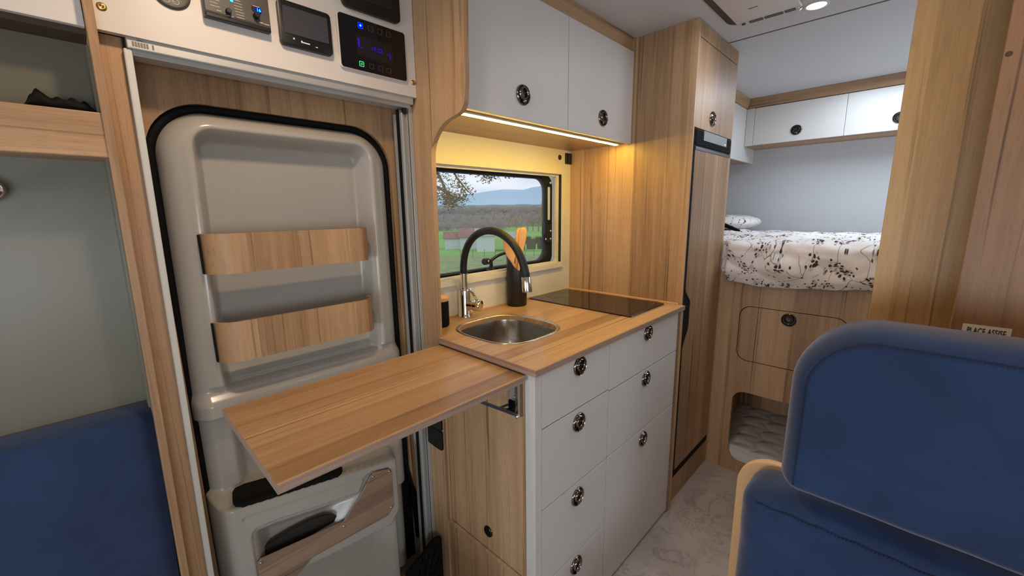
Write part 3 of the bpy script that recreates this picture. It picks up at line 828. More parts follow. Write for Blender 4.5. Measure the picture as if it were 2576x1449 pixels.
tube(b, arc, .0128, 16); tag(obj('hose', b, plain('black_hose', rgb(14, 14, 15), .55), t, smooth=True), 'black flexible spout hose')
b = BM(); d = Vector((0, -.10, -1)).normalized()
lathe(b, [(.0, -.002), (.0145, -.002), (.0150, 0), (.0155, .042), (.0150, .046), (.011, .0465), (.0, .044)], 28, frame_tf((.935, .8463, 1.104), d, (1, 0, 0))); obj('spray_tip', b, CHROME, t, smooth=True, angle=35)

# utensil holder with a sloping rim
hx, hy = 1.197, 1.136
t = thing('utensil_holder', (hx, hy, .926), 'tall black cylindrical holder with a slanted rim beside the tap', 'utensil holder')
b = BM(); n = 40
def rim(a):  # high at the left/back, low toward the front right
    return 1.104 + .041 * math.cos(a - math.radians(100))
ro, ri = .041, .037
rows = []
for r, top, zz in ((ro - .003, False, .926), (ro, False, .931), (ro, True, None), (ri, True, None), (ri, False, .935)):
    rows.append([b.verts.new((hx + r * math.cos(2 * PI * i / n), hy + r * math.sin(2 * PI * i / n), rim(2 * PI * i / n) if top else zz)) for i in range(n)])
for a, c in zip(rows, rows[1:]):
    for i in range(n): b.faces.new((a[i], a[(i + 1) % n], c[(i + 1) % n], c[i]))
b.faces.new(rows[0][::-1]); b.faces.new(rows[-1])
bmesh.ops.recalc_face_normals(b, faces=b.faces[:])
obj('cup', b, plain('satin_black', rgb(17, 16, 16), .4), t, smooth=True, angle=35)
# utensils
def utensil(name, label, base, tip, w, l_head, th, kind, wd):
    base = Vector(base); tip = Vector(tip); d = (tip - base).normalized(); wdv = Vector(wd); wdv = (wdv - d * wdv.dot(d)).normalized(); nn = d.cross(wdv)
    Ltot = (tip - base).length; bm = BM(); m = 28; rings = []
    for i in range(m + 1):
        s = i / m; dist = s * Ltot; hw = .0055
        k = (dist - (Ltot - l_head)) / l_head
        if k > 0:
            if kind == 'spoon': hw = .0055 + (w - .0055) * math.sin(min(1, k * 1.02) * PI) ** .6 if k < .55 else w * math.sqrt(max(0.02, 1 - ((k - .5) / .5) ** 2))
            else:
                hw = .0055 + (w - .0055) * min(1, k * 1.6) ** .8
                if k > .88: hw = w * math.sqrt(max(.08, 1 - ((k - .88) / .13) ** 2))
        tt = th * (1 - .5 * max(0, k)); c = base + d * dist
        if kind == 'spoon' and k > 0: c = c + nn * (.008 * math.sin(k * PI))
        rings.append([bm.verts.new(c + wdv * hw * math.cos(2 * PI * q / 12) + nn * tt * math.sin(2 * PI * q / 12)) for q in range(12)])
    for a, c in zip(rings, rings[1:]):
        for q in range(12): bm.faces.new((a[q], a[(q + 1) % 12], c[(q + 1) % 12], c[q]))
    bm.faces.new(rings[0][::-1]); bm.faces.new(rings[-1]); bmesh.ops.recalc_face_normals(bm, faces=bm.faces[:])
    return tag(obj(name, bm, CHOP, smooth=True), label, 'utensil', 'wooden utensils in the black holder')
WD = (.7, -.7, 0)
utensil('wooden_spoon', 'wooden spoon leaning left in the black holder', (1.208, 1.118, .95), (1.142, 1.140, 1.221), .021, .115, .0035, 'spoon', WD)
utensil('wooden_spatula', 'broad wooden spatula leaning right in the black holder', (1.190, 1.140, .95), (1.240, 1.135, 1.243), .0165, .13, .003, 'spat', WD)
utensil('wooden_spatula', 'narrow wooden spatula just behind the broad one', (1.185, 1.150, .95), (1.232, 1.150, 1.240), .013, .12, .003, 'spat', (.9, -.3, 0))
utensil('wooden_fork', 'wooden utensil mostly hidden between spoon and spatula', (1.200, 1.150, .95), (1.224, 1.150, 1.232), .010, .10, .003, 'spat', (.7, -.6, 0))

# jar
t = thing('storage_jar', (.795, 1.115, .926), 'black jar with a wooden lid half hidden by the end panel', 'jar')
b = BM(); lathe(b, [(0, 0), (.026, 0), (.030, .005), (.030, .085), (.027, .088), (0, .088)], 32, Matrix.Translation((.795, 1.115, .926))); obj('jar_body', b, BLACKM, t, smooth=True, angle=40)
b = BM(); lathe(b, [(0, .088), (.029, .088), (.030, .090), (.030, .100), (.028, .102), (0, .102)], 32, Matrix.Translation((.795, 1.115, .926))); obj('wooden_lid', b, CHOP, t, smooth=True, angle=40)

# hob
t = thing('ceramic_hob', (1.455, .93, .926), 'black glass two-ring hob beside the fridge cabinet', 'hob')
b = BM(); prism(b, rr(1.314, 1.598, .683, 1.178, .012, 5), .9263, .9305, 'z', .001, 1); hb = obj('glass_plate', b, HOBG, t)
for cx, cy, r in ((1.462, .985, .082), (1.440, 1.115, .055)):
    b = BM(); N_ = 72
    for r0 in (r, ):
        A = [(r0 * math.cos(2 * PI * i / N_) + cx, r0 * math.sin(2 * PI * i / N_) + cy) for i in range(N_)]
        Bq = [((r0 - .0016) * math.cos(2 * PI * i / N_) + cx, (r0 - .0016) * math.sin(2 * PI * i / N_) + cy) for i in range(N_)]
        plate_hole(b, A, [Bq], .9305, .9308, 'z')
    obj('cooking_ring', b, HOBL, t)
for i in range(4):
    b = BM(); box(b, 1.40 + i * .032, 1.412 + i * .032, .722, .7235, .9305, .9308); box(b, 1.4055 + i * .032, 1.4070 + i * .032, .717, .7285, .9305, .9308); obj('touch_mark', b, HOBL, t)
bars('printed_name', HOBL, t, (1.54, 1.575, .712, .718, .9305, .9308))
b = BM(); box(b, 1.60, 1.622, 1.13, 1.182, .9265, .9295, .001); tag(obj('clear_hinge_cap', b, PRINT), 'small pale cap at the back corner of the hob', 'cap')

# folding table leaf
t = thing('folding_table', (.43, .83, .89), 'long oak folding table leaf reaching across the door', 'table')
b = BM(); box(b, .146, .7085, .6455, 1.005, .888, .9045, .0008); tp = obj('tabletop', b, WX, t)
b = BM(); box(b, .146, .7075, .6440, .6460, .8885, .9035); obj('edge_band', b, EDGE, tp)
b = BM(); box(b, .1445, .1465, .6440, 1.005, .8885, .9035); obj('edge_band', b, EDGEY, tp)

b = BM(); box(b, .700, .7165, .664, .676, .785, .886, .001); brk = obj('folding_bracket', b, STEEL, t)
b = BM(); box(b, .706, .7165, .680, .700, .825, .886, .001); obj('mounting_plate', b, ALU, brk)
b = BM(); tube(b, [(.703, .668, .792), (.560, .700, .886)], .0055, 4); obj('diagonal_arm', b, STEEL, brk)
b = BM(); tube(b, [(.703, .690, .818), (.655, .684, .826)], .003, 8); tube(b, [(.704, .69, .80), (.65, .684, .825)], .003, 8); obj('locking_lever', b, BLACK, brk)
b = BM(); box(b, .700, .7165, .680, .700, .795, .826, .001); obj('black_hinge_block', b, BLACKM, brk)
for p_, r_ in (((.700, .6665, .790), .0065), ((.705, .6795, .873), .004), ((.705, .6795, .838), .004)):
    b = BM(); lathe(b, [(0, r_ * .7), (r_ * .75, r_ * .5), (r_, 0)], 16, frame_tf(p_, (-.7, -.7, 0))); obj('rivet', b, CHROME, brk, smooth=True)

# ------------------------------------------------------------------ overhead kitchen cabinet
oc = thing('overhead_cabinet', (1.17, 1.0, 1.58), 'white overhead kitchen cabinet with two flap doors above the window', 'cabinet')
b = BM(); box(b, .7265, 1.6285, .893, 1.2495, 1.586, 1.93); obj('carcass', b, WV, oc)
b = BM(); box(b, .7265, 1.6285, .912, 1.187, 1.580, 1.5865); obj('base_board', b, WX, oc)
for x0, x1, lx, lz in ((.7275, 1.1815, .957, 1.647), (1.1815, 1.6165, 1.397, 1.645)):
    b = BM(); box(b, x0 + GAP * .7, x1 - GAP * .7, .874, .892, 1.5765, 1.925, .0012, 2); d = obj('door', b, WHITE, oc); lock(d, (lx, .874, lz))
b = BM(); box(b, 1.6165, 1.6288, .876, .892, 1.5765, H - .002); obj('right_filler', b, WV, oc)
b = BM(); prism(b, [(.881, 1.9255), (.887, 1.9255), (.893, H - .001), (.878, H - .001), (.878, 1.96)], .7265, 1.6285, 'x'); tag(obj('top_moulding', b, WX, oc), 'oak moulding along the ceiling')
t = thing('led_strip', (1.13, .9, 1.574), 'glowing warm light strip under the overhead kitchen cabinet', 'light')
b = BM(); box(b, .757, 1.600, .917, .939, 1.5755, 1.580, .001); obj('strip_channel', b, ALUW, t)
b = BM(); box(b, .760, 1.596, .9225, .9335, 1.5732, 1.5756); obj('light_band', b, STRIP_L, t)
# switch and button at the top right of the window wall
b = BM(); box(b, 1.583, 1.6275, 1.1785, 1.187, 1.520, 1.568, .002); t = tag(obj('wall_switch', b, BLACK, origin=(1.614, 1.187, 1.544)), 'square black wall switch in the corner above the window', 'switch')
b = BM(); box(b, 1.588, 1.6225, 1.1755, 1.180, 1.526, 1.562, .002); obj('rocker', b, GLOSSB, t)
b = BM(); lathe(b, [(0, .004), (.009, .004), (.011, .002), (.0115, 0)], 24, frame_tf((1.545, 1.187, 1.546), (0, -1, 0))); tag(obj('round_button', b, BLACK, smooth=True, angle=40, origin=(1.545, 1.187, 1.546)), 'small round black button left of the square switch', 'button')

# ------------------------------------------------------------------ tall cabinet and fridge
tc = thing('tall_cabinet', (1.87, .9, 0), 'tall oak cabinet enclosing the fridge', 'cabinet')
b = BM(); box(b, 1.630, 1.6405, .628, 1.2495, 0, H - .001); tag(obj('side_panel', b, WV2, tc), 'wide oak side facing the kitchen')
b = BM(); box(b, 2.088, 2.0995, .632, 1.2495, 0, H - .001); obj('side_panel', b, WV2, tc)
b = BM(); box(b, 1.6475, 2.088, .70, .712, .1, 1.93); obj('back_board', b, BLACKM, tc)
b = BM(); box(b, 1.642, 2.0875, .630, .645, 1.925, H - .001, .001); obj('top_fascia', b, WV, tc)
b = BM(); box(b, 1.642, 2.0845, .630, .648, 1.6125, 1.922, .0012); d = obj('door', b, WV, tc); lock(d, (1.828, .630, 1.6645))
b = BM(); box(b, 1.642, 2.0875, .634, .65, .0, .122); obj('plinth', b, WV, tc)
fr = thing('refrigerator', (1.87, .66, .13), 'tall fridge with an oak faced door and black vent grille', 'refrigerator')
b = BM(); box(b, 1.6410, 2.0875, .632, .70, .124, 1.610); obj('body', b, BLACKM, fr)
zs = [.150, .736, .760, .812, .930, .955, .976, 1.535]
dp_ = [(2.079, .160), (2.079, 1.532), (1.669, 1.532), (1.669, .985), (1.676, .968), (1.722, .930), (1.726, .915), (1.726, .815), (1.722, .800), (1.680, .740), (1.674, .725), (1.675, .160)]
b = BM(); prism(b, dp_, .629, .6325, 'y', .0006, 1); obj('door', b, WV, fr)
b = BM(); box(b, 1.668, 2.080, .627, .633, 1.532, 1.544, .001); obj('door_top_profile', b, plain('grey_profile', rgb(110, 108, 114), .3, .6), fr)
b = BM(); box(b, 1.664, 2.084, .630, .641, 1.551, 1.609, .001)
for i in range(9):
    z = 1.554 + i * .006; box(b, 1.667, 2.082, .6275, .631, z, z + .0028)
gr = obj('vent_grille', b, BLACKM, fr)
b = BM(); box(b, 1.742, 2.015, .6262, .631, 1.572, 1.609, .0008); dsp = obj('display', b, plain('grey_display', rgb(122, 126, 128), .25), gr)
b = BM(); box(b, 1.985, 2.005, .6258, .6263, 1.579, 1.582); obj('lit_mark', b, emit('mark_glow', rgb(255, 250, 240), 1.2), gr)

# ------------------------------------------------------------------ rear bed
bd = thing('bed', (2.5, .2, 0), 'high rear bed on an oak front with hatch and opening', 'bed')
b = BM()
hatch = rr(.128, .534, .590, .858, .048, 8)
nich = rr(-.05, .532, .062, .432, .055, 8)
plate_hole(b, [(-.75, 0), (.634, 0), (.634, 1.01), (-.75, 1.01)], [hatch, nich], 2.100, 2.115, 'x')
obj('front_board', b, WV2, bd)
hin = rr(.131, .531, .593, .855, .046, 8)
b = BM(); prism(b, hin, 2.100, 2.113, 'x', .0008, 1); d = obj('hatch', b, WV2, bd); lock(d, (2.100, .337, .819), '-x')
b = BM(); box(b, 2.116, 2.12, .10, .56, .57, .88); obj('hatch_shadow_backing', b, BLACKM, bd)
b = BM(); box(b, 2.54, 2.55, -.1, .62, .0, .5); box(b, 2.115, 2.55, .60, .612, 0, .5); box(b, 2.115, 2.55, -.1, .612, .50, .51); obj('inner_box', b, WV, bd)
b = BM()
def mat_top(u, v):
    # over the edge and along the top, softly wavy
    y = -.75 + 1.93 * v
    wave = .014 * noise.noise(Vector((y * 2.6, 1.3, 0))) 
    if u < .34:
        k = u / .34; zlow = .985 + .012 * math.sin(y * 9 + 1) + .02 * max(0, y - .35) - .012
        z = zlow + (1.115 - zlow) * k; x = 2.076 - .022 * math.sin(k * PI) 
    elif u < .44:
        k = (u - .34) / .10; a = k * PI / 2; z = 1.115 + .045 * math.sin(a); x = 2.076 + .06 * (1 - math.cos(a))
    else:
        k = (u - .44) / .56; x = 2.136 + (3.265 - 2.136) * k; z = 1.160 + .010 * math.sin(k * 5)
    p = Vector((x * 7, y * 6, z * 6)); nn = noise.fractal(p, 1., 2., 3)
    q = abs(noise.noise(Vector((x * 11 + 3, y * 8, z * 9)))) 
    amp = min(1, (1 - u) * 8)
    if u < .44: x -= (.020 * nn + .030 * q) * min(1, u * 5 + .25); z += .008 * nn
    else: z += (.014 * nn + .016 * q) * amp
    if y > .61: x = max(x, 2.104)
    return (x, y, z)
grid(b, 110, 170, mat_top)
dv = obj('floral_duvet', b, FLORAL, smooth=True); tag(dv, 'white duvet with black flowering twigs spread over the rear bed', 'duvet')
b = BM(); box(b, 2.12, 3.26, -.75, 1.19, 1.01, 1.125, .02, 3); obj('mattress', b, QUILT, bd)
b = BM()
def pillow(u, v):
    a = 2 * PI * u; ph = PI * (v - .5)
    return (3.02 + .22 * math.copysign(abs(math.cos(a)) ** .6, math.cos(a)) * math.cos(ph) ** .6, .95 + .24 * math.copysign(abs(math.sin(a)) ** .6, math.sin(a)) * math.cos(ph) ** .6, 1.215 + .05 * math.sin(ph))
grid(b, 40, 20, pillow)
tag(obj('floral_pillow', b, FLORAL, smooth=True), 'floral pillow at the far left corner of the bed', 'pillow')
b = BM(); tube(b, [(2.42, .83, 1.262), (2.40, .74, 1.225), (2.37, .66, 1.198), (2.36, .635, 1.192)], [.012, .012, .009, .004], 8); tag(obj('black_strap', b, BLACKM, smooth=True), 'black strap lying on the duvet beside the fridge cabinet', 'strap')
# quilted pad in the opening
b = BM()
def pad(u, v):
    y = -.09 + .69 * v
    if u < .18:
        k = u / .18; z = .030 + .072 * math.sin(k * PI / 2); x = 2.118 - .012 + .03 * (1 - math.cos(k * PI / 2)); amp = .3
    else:
        k = (u - .18) / .82; x = 2.136 + .40 * k; z = .102 + .06 * k; amp = 1
    s = x * 11 ; t_ = (y * 11) + (.5 if int(math.floor(s)) % 2 else 0)
    fs_, ft = s - math.floor(s), t_ - math.floor(t_)
    zig = abs(((s * 2) % 2) - 1) * .35
    ft2 = (y * 9 + zig) % 1
    hgt = (math.sin(ft2 * PI) ** .5) * .6 + (abs(math.sin(s * PI)) ** .5) * .4
    return (x, y, z + .016 * hgt * amp)
grid(b, 70, 110, pad)
tag(obj('quilted_pad', b, QUILT, smooth=True), 'pale quilted pad lying in the opening below the bed', 'pad')

# rear overhead cabinets
rc = thing('rear_overhead_cabinet', (3.15, .2, 1.7), 'white overhead cabinet across the rear wall above the bed', 'cabinet')
b = BM(); box(b, 3.045, 3.27, -.9, .833, 1.697, 1.926); obj('carcass', b, WY, rc)
b = BM(); box(b, 3.029, 3.046, .7885, .8345, 1.6985, 1.924, .001); obj('filler_strip', b, WHITE, rc)
for y0, y1, ly, lz in ((.3335, .7870, .559, 1.762), (-.12, .3320, .108, 1.762), (-.60, -.1215, -.36, 1.762)):
    b = BM(); box(b, 3.029, 3.046, y0, y1, 1.700, 1.9225, .0012); d = obj('door', b, WHITE, rc); lock(d, (3.029, ly, lz), '-x')
b = BM()
for (pts_) in ([(3.026, 1.926), (3.05, 1.926), (3.05, H - .001), (3.010, H - .001), (3.016, 1.955)],):
    A = [b.verts.new((x, -.9, z)) for x, z in pts_]; B_ = [b.verts.new((x, .8345, z)) for x, z in pts_]
    b.faces.new(A); b.faces.new(B_[::-1])
    for i in range(len(pts_)): b.faces.new((A[i], B_[i], B_[(i + 1) % len(pts_)], A[(i + 1) % len(pts_)]))
    bmesh.ops.recalc_face_normals(b, faces=b.faces[:])
obj('top_moulding', b, WY, rc)
sc = thing('side_overhead_cabinet', (2.6, 1.0, 1.6), 'white overhead cabinet along the side wall left of the bed', 'cabinet')
b = BM(); box(b, 2.101, 3.268, .852, 1.194, 1.612, 1.926); obj('carcass', b, WX, sc)
b = BM(); box(b, 2.101, 3.268, .836, .852, 1.606, 1.924, .0012); obj('door', b, WHITE, sc)
b = BM(); prism(b, [(.829, 1.926), (.853, 1.926), (.853, H - .001), (.816, H - .001), (.820, 1.955)], 2.101, 3.012, 'x'); obj('top_moulding', b, WX, sc)

# ------------------------------------------------------------------ ceiling fittings
rl = thing('rooflight', (1.5, .46, H), 'white rooflight with a black seal in the ceiling', 'rooflight')
b = BM(); prism(b, rr(1.18, 1.786, .42, .574, .045, 8), H - .006, H - .0005, 'z', .002, 2); obj('black_seal', b, BLACK, rl)
b = BM(); prism(b, rr(1.20, 1.790, .348, .547, .030, 8), H - .013, H - .001, 'z', .004, 3); cv = obj('inner_cover', b, WHITE, rl, smooth=True, angle=40)
for y0, y1 in ((.462, .506), (.402, .458), (.366, .398)):
    b = BM(); prism(b, rr(1.758, 1.778, y0, y1, .003, 3), H - .0145, H - .012, 'z'); obj('vent_slot', b, DGREY, cv)
b = BM(); box(b, 1.762, 1.772, .518, .530, H - .017, H - .012, .001); obj('catch', b, DGREY, cv)
b = BM(); tube(b, [(1.758, .356, H - .012), (1.766, .354, H - .021), (1.772, .352, H - .013)], .0035, 8); obj('hook', b, CHROME, cv, smooth=True)
b = BM(); box(b, 1.652, 1.657, .452, .480, H - .0135, H - .0128); obj('printed_name', b, DGREY, cv)
dl = thing('ceiling_downlight', (1.825, .318, H), 'lit round downlight beside the rooflight', 'light')
b = BM(); lathe(b, [(.027, -.001), (.031, -.0035), (.036, -.0025), (.037, 0)], 32, Matrix.Translation((1.825, .318, H))); obj('rim', b, ALUW, dl, smooth=True)
b = BM(); lathe(b, [(0, -.0025), (.028, -.002)], 32, Matrix.Translation((1.825, .318, H))); obj('lens', b, SPOT_L, dl)

# ------------------------------------------------------------------ right-hand partitions
b = BM(); box(b, 1.23, 1.248, -1.19, .0445, 0, H - .001, .001)
tag(obj('washroom_door', b, wood('oak_washroom_door_lit', 2, mid=rgb(188, 147, 98), lo=rgb(150, 112, 70), hi=rgb(208, 170, 120), seed=6.2, w=.05, streak=.6)), 'oak door panel behind the blue seat, strip light in its golden colour', 'door panel')  # glow of the LED strip put into the oak colour
b = BM(); box(b, 1.150, 1.166, -1.19, -.080, 0, H - .001, .001)
pt = tag(obj('partition', b, wood('oak_partition_shaded', 2, mid=rgb(142, 104, 74), lo=rgb(98, 66, 44), hi=rgb(166, 126, 92), seed=7.7, w=.1, streak=.9)), 'oak partition with the sticker, shade in its darker colour', 'partition')  # darker mix carries the dim light on this partition
b = BM(); lathe(b, [(0, .001), (.004, .0008), (.0045, 0)], 12, frame_tf((1.150, -.0865, 1.565), (-1, 0, 0))); obj('screw_cap', b, BIRCHL, pt)
stk = thing('seat_sticker', (1.1495, -.126, 1.07), 'white sticker with black capitals on the partition behind the seat', 'sticker')
b = BM(); box(b, 1.1490, 1.1498, -.1565, -.0955, 1.058, 1.0855); obj('label_sheet', b, STICK, stk)
lettering('lettering', 'PLACE ASSISE', .0165, (1.1486, -.1262, 1.0735), '-x', INK, stk, squash=.50)
# small print rows below
b = BM()
box(b, 1.1486, 1.1491, -.150, -.102, 1.0605, 1.0612)
obj('ruled_line', b, INK, stk)

# ------------------------------------------------------------------ blue seat on the right
st = thing('passenger_seat', (.93, -.13, 0), 'blue velvet passenger bench seat on the right of the photo', 'seat')
def slab_cushion(name, outline, x0, x1, r, mat, parent, bulge=.0, seed=0, wr=.004):
    """outline in (y, z); front face at x0, back at x1; edges rolled by r"""
    cy = sum(p[0] for p in outline) / len(outline); cz = sum(p[1] for p in outline) / len(outline)
    n = len(outline); bm = BM(); rings = []
    nrm = []
    for i in range(n):
        a = Vector(outline[i - 1]); c = Vector(outline[(i + 1) % n]); t_ = (c - a).normalized(); nrm.append(Vector((t_.y, -t_.x)))
    if sum((Vector(outline[i]) - Vector((cy, cz))).dot(nrm[i]) for i in range(n)) < 0: nrm = [-v for v in nrm]
    def ring(inset, x):
        out = []
        for (p, nn) in zip(outline, nrm):
            q = Vector(p) - nn * inset
            out.append((x, q.x, q.y))
        return out
    K = 8
    steps = [(r * (1 - math.sin(PI / 2 * (k / K) ** .8)), x0 + .055 * (k / K) ** 1.15) for k in range(K + 1)]
    back = [(r * .8 * (1 - math.cos(PI / 2 * k / 4)), x1 - .02 * (1 - math.sin(PI / 2 * k / 4))) for k in range(1, 5)]
    allr = steps + back
    base_in, _ = steps[0]
    # front disc: concentric scaled rings
    def dv(p):
        x, y, z = p
        d = wr * noise.noise(Vector((y * 9 + seed, z * 9, x * 3))) + wr * .5 * noise.noise(Vector((y * 25, z * 22 + seed, 1)))
        return Vector((x - d, y, z))
    r0 = ring(base_in, x0)
    for s in (.08, .25, .45, .62, .76, .87, .94):
        rings.append([bm.verts.new(dv((x0 - bulge * (1 - s * s), cy + (q[1] - cy) * s, cz + (q[2] - cz) * s))) for q in r0])
    for (ins, x) in allr:
        rings.append([bm.verts.new(dv(q)) for q in ring(ins, x)])
    for a, c in zip(rings, rings[1:]):
        for i in range(n): bm.faces.new((a[i], a[(i + 1) % n], c[(i + 1) % n], c[i]))
    bm.faces.new(rings[0][::-1]); bm.faces.new(rings[-1])
    bmesh.ops.recalc_face_normals(bm, faces=bm.faces[:])
    return obj(name, bm, mat, parent, smooth=True)
def dense(pts, step=.012):
    out = []
    for i in range(len(pts)):
        a = Vector(pts[i]); c = Vector(pts[(i + 1) % len(pts)]); k = max(1, int((c - a).length / step))
        for j in range(k): out.append(tuple(a.lerp(c, j / k)))
    return out
UP = dense(rr(-.50, .128, .773, 1.114, (.125, .125, .04, .036), 12))
LOWC = dense(rr(-.55, .192, .42, .748, (.05, .05, .03, .03), 8))
up = slab_cushion('head_cushion', UP, .850, .965, .028, VELVET, st, .006, 1)
lo = slab_cushion('back_cushion', LOWC, .868, .985, .028, VELVET, st, .006, 5, .007)
b = BM(); box(b, .50, .985, -.55, .18, .30, .42, .03, 4); obj('seat_cushion', b, VELVET, st, smooth=True)
b = BM(); box(b, .52, .985, -.55, .17, .0, .30, .003); obj('base_box', b, WY, st)
b = BM(); prism(b, rr(-.60, .225, .0, .747, (.075, .075, 0, 0), 10), .992, 1.010, 'x', .003, 2); tag(obj('plywood_shell', b, LIGHTW, st, smooth=True, angle=40), 'pale plywood board with a rounded corner behind the cushions')
# stitching
def stitches(par, pts, r=.0014):
    bm = BM()
    for i in range(0, len(pts) - 1):
        a = Vector(pts[i]); c = Vector(pts[i + 1]); tube(bm, [a.lerp(c, .15), a.lerp(c, .8)], r, 5)
    return obj('stitching', bm, plain('dark_thread', rgb(16, 24, 52), .8), par, smooth=True)
seam = [(.8492, y, z) for y, z in dense(rr(-.472, .100, .793, 1.091, (.097, .097, .012, .008), 30), .0052)]
seam = [p for p in seam if p[2] > .80 and p[1] > -.46]
k0 = max(range(len(seam)), key=lambda i: (Vector(seam[i]) - Vector(seam[i - 1])).length); seam = seam[k0:] + seam[:k0]
stitches(up, seam)
stitches(lo, [(.8672, .160 - .0055 * i, .7210 + .001 * math.sin(i * .7)) for i in range(110)])

# black openwork item at the foot of the door
b = BM()
def ow(u, v):
    x = .575 + .115 * u; z = .0 + .205 * v * (1 - .25 * (1 - u) ** 2) + .02 * math.sin(u * 5)
    return (x, 1.030 + .02 * v, z)
holes_ = []
for i in range(4):
    for j in range(4):
        cx, cz = .605 + .024 * i + (.012 if j % 2 else 0), .055 + .036 * j
        if cx < .685: holes_.append([(cx + .0065 * math.cos(a * PI / 6) + .004 * math.sin(a * PI / 6), cz + .013 * math.sin(a * PI / 6)) for a in range(12)])
outl = [(.560, .0), (.700, .0), (.700, .205), (.675, .215), (.650, .205), (.62, .185), (.585, .170), (.560, .155)]
plate_hole(b, outl, holes_, 1.036, 1.046)
tag(obj('openwork_rubber_step_cover', b, BLACKM, origin=(.63, 1.04, 0)), 'black openwork cover standing at the foot of the entrance door', 'cover')

# ------------------------------------------------------------------ outside the window
def prof_elev(d):
    ds_ = [4, 8, 15, 25, 40, 60, 80, 100, 130, 170, 220, 300, 450, 700, 1200, 2000, 3200]
    es_ = [-.52, -.27, -.195, -.165, -.135, -.112, -.097, -.086, -.066, -.052, -.044, -.036, -.027, -.017, -.006, .006, .014]
    return float(np.interp(math.log(d), [math.log(q) for q in ds_], es_))
def gz_(x, y):
    d = max(4., math.hypot(x, y)); return 1.31 + prof_elev(d) * d
def az(k):  # k = x / y
    return math.atan2(1, k)
def ground_mat():
    t = NT('grass_fields'); v = t.coord(); o = t.sep(v)
    d = t.n('ShaderNodeVectorMath', operation='LENGTH'); t.l(v, d.inputs[0]); dist = d.outputs['Value']
    n1 = t.noise(v, .9, 6, .65); n2 = t.noise(v, .03, 4, .6, .6); n3 = t.noise(v, .011, 5, .6, .3)
    rough = t.ramp(n1, [(.3, rgb(112, 130, 84)), (.5, rgb(140, 156, 106)), (.7, rgb(166, 176, 130))])
    lush = t.ramp(n2, [(.3, rgb(112, 168, 84)), (.7, rgb(140, 186, 108))])
    far = t.ramp(n3, [(.40, rgb(108, 108, 104)), (.5, rgb(122, 126, 112)), (.56, rgb(128, 158, 84)), (.66, rgb(170, 190, 118))])
    e1 = t.ramp(t.math('MULTIPLY', dist, 1 / 100.), [(.0, (0, 0, 0, 1)), (.66, (0, 0, 0, 1)), (.68, (1, 1, 1, 1))])
    c = t.mix(e1, rough, lush)
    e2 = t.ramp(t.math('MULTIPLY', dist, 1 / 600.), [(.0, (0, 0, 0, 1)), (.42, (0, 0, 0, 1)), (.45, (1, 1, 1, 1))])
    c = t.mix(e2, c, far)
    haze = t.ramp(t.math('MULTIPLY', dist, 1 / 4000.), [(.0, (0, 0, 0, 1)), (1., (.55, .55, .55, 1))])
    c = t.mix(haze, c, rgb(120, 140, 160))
    t.bsdf(c, .95, 0, .05); return t.m
b = BM()
rad = [4 * (800 ** (i / 90)) for i in range(91)]
V_ = []
for r in rad:
    row = []
    for j in range(61):
        a = math.radians(22 + 50 * j / 60)
        x, y = r * math.cos(a), r * math.sin(a)
        z = gz_(x, y) + (r * .0022 * noise.fractal(Vector((x * .02, y * .02, 0)), 1, 2, 3) if r > 100 else .05 * noise.noise(Vector((x * .4, y * .4, 0))))
        row.append(b.verts.new((x, y, z)))
    V_.append(row)
for i in range(90):
    for j in range(60): b.faces.new((V_[i][j], V_[i + 1][j], V_[i + 1][j + 1], V_[i][j + 1]))
bmesh.ops.recalc_face_normals(b, faces=b.faces[:])
if b.faces[0].normal.z < 0: bmesh.ops.reverse_faces(b, faces=b.faces[:])
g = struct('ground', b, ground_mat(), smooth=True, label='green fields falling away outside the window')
# distant mountains: real height, 8 to 10 km away
b = BM(); R1, R2 = 7000, 11000; rows = []
for k, (r, s) in enumerate(((6000, 0.), (7000, .45), (8200, .8), (9500, 1.), (11000, .5))):
    row = []
    for j in range(121):
        kk = .55 + .85 * j / 120
        e = float(np.interp(kk, [.55, .72, .80, .9, 1.0, 1.1, 1.2, 1.4], [.040, .036, .036, .044, .050, .050, .059, .066]))
        e += .0022 * noise.fractal(Vector((kk * 9, k * .2, 1)), 1, 2, 4)
        a = az(kk); hgt = 1.31 + .014 * r * (1 - s) + e * 9500 * s
        row.append(b.verts.new((r * math.cos(a), r * math.sin(a), hgt)))
    rows.append(row)
for a_, c_ in zip(rows, rows[1:]):
    for j in range(120): b.faces.new((a_[j], a_[j + 1], c_[j + 1], c_[j]))
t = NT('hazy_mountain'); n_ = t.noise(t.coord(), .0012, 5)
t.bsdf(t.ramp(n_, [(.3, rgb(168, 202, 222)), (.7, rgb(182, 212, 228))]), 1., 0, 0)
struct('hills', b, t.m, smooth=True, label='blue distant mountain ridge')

TRUNK = plain('tree_bark', rgb(98, 88, 78), .9); TWIG = plain('bare_twigs', rgb(136, 126, 120), .95); TWIG2 = plain('hazy_woodland', rgb(158, 152, 154), .95, vary=.2, bscale=2)  # woodland greyed and lightened: valley haze put into the colour
OAKL = plain('oak_leaf', rgb(70, 62, 50), .8, vary=.25); 
def leafcloud(bm, c, r, n, s, flat=.8):
    for _ in range(n):
        d = Vector((random.gauss(0, 1), random.gauss(0, 1), random.gauss(0, 1) * flat)).normalized() * r * random.random() ** .4
        p = Vector(c) + d; u = Vector((random.uniform(-1, 1), random.uniform(-1, 1), random.uniform(-1, 1))).normalized() * s
        w = u.orthogonal().normalized() * s * .5
        bm.faces.new([bm.verts.new(q) for q in (p - u, p + w, p + u, p - w)])
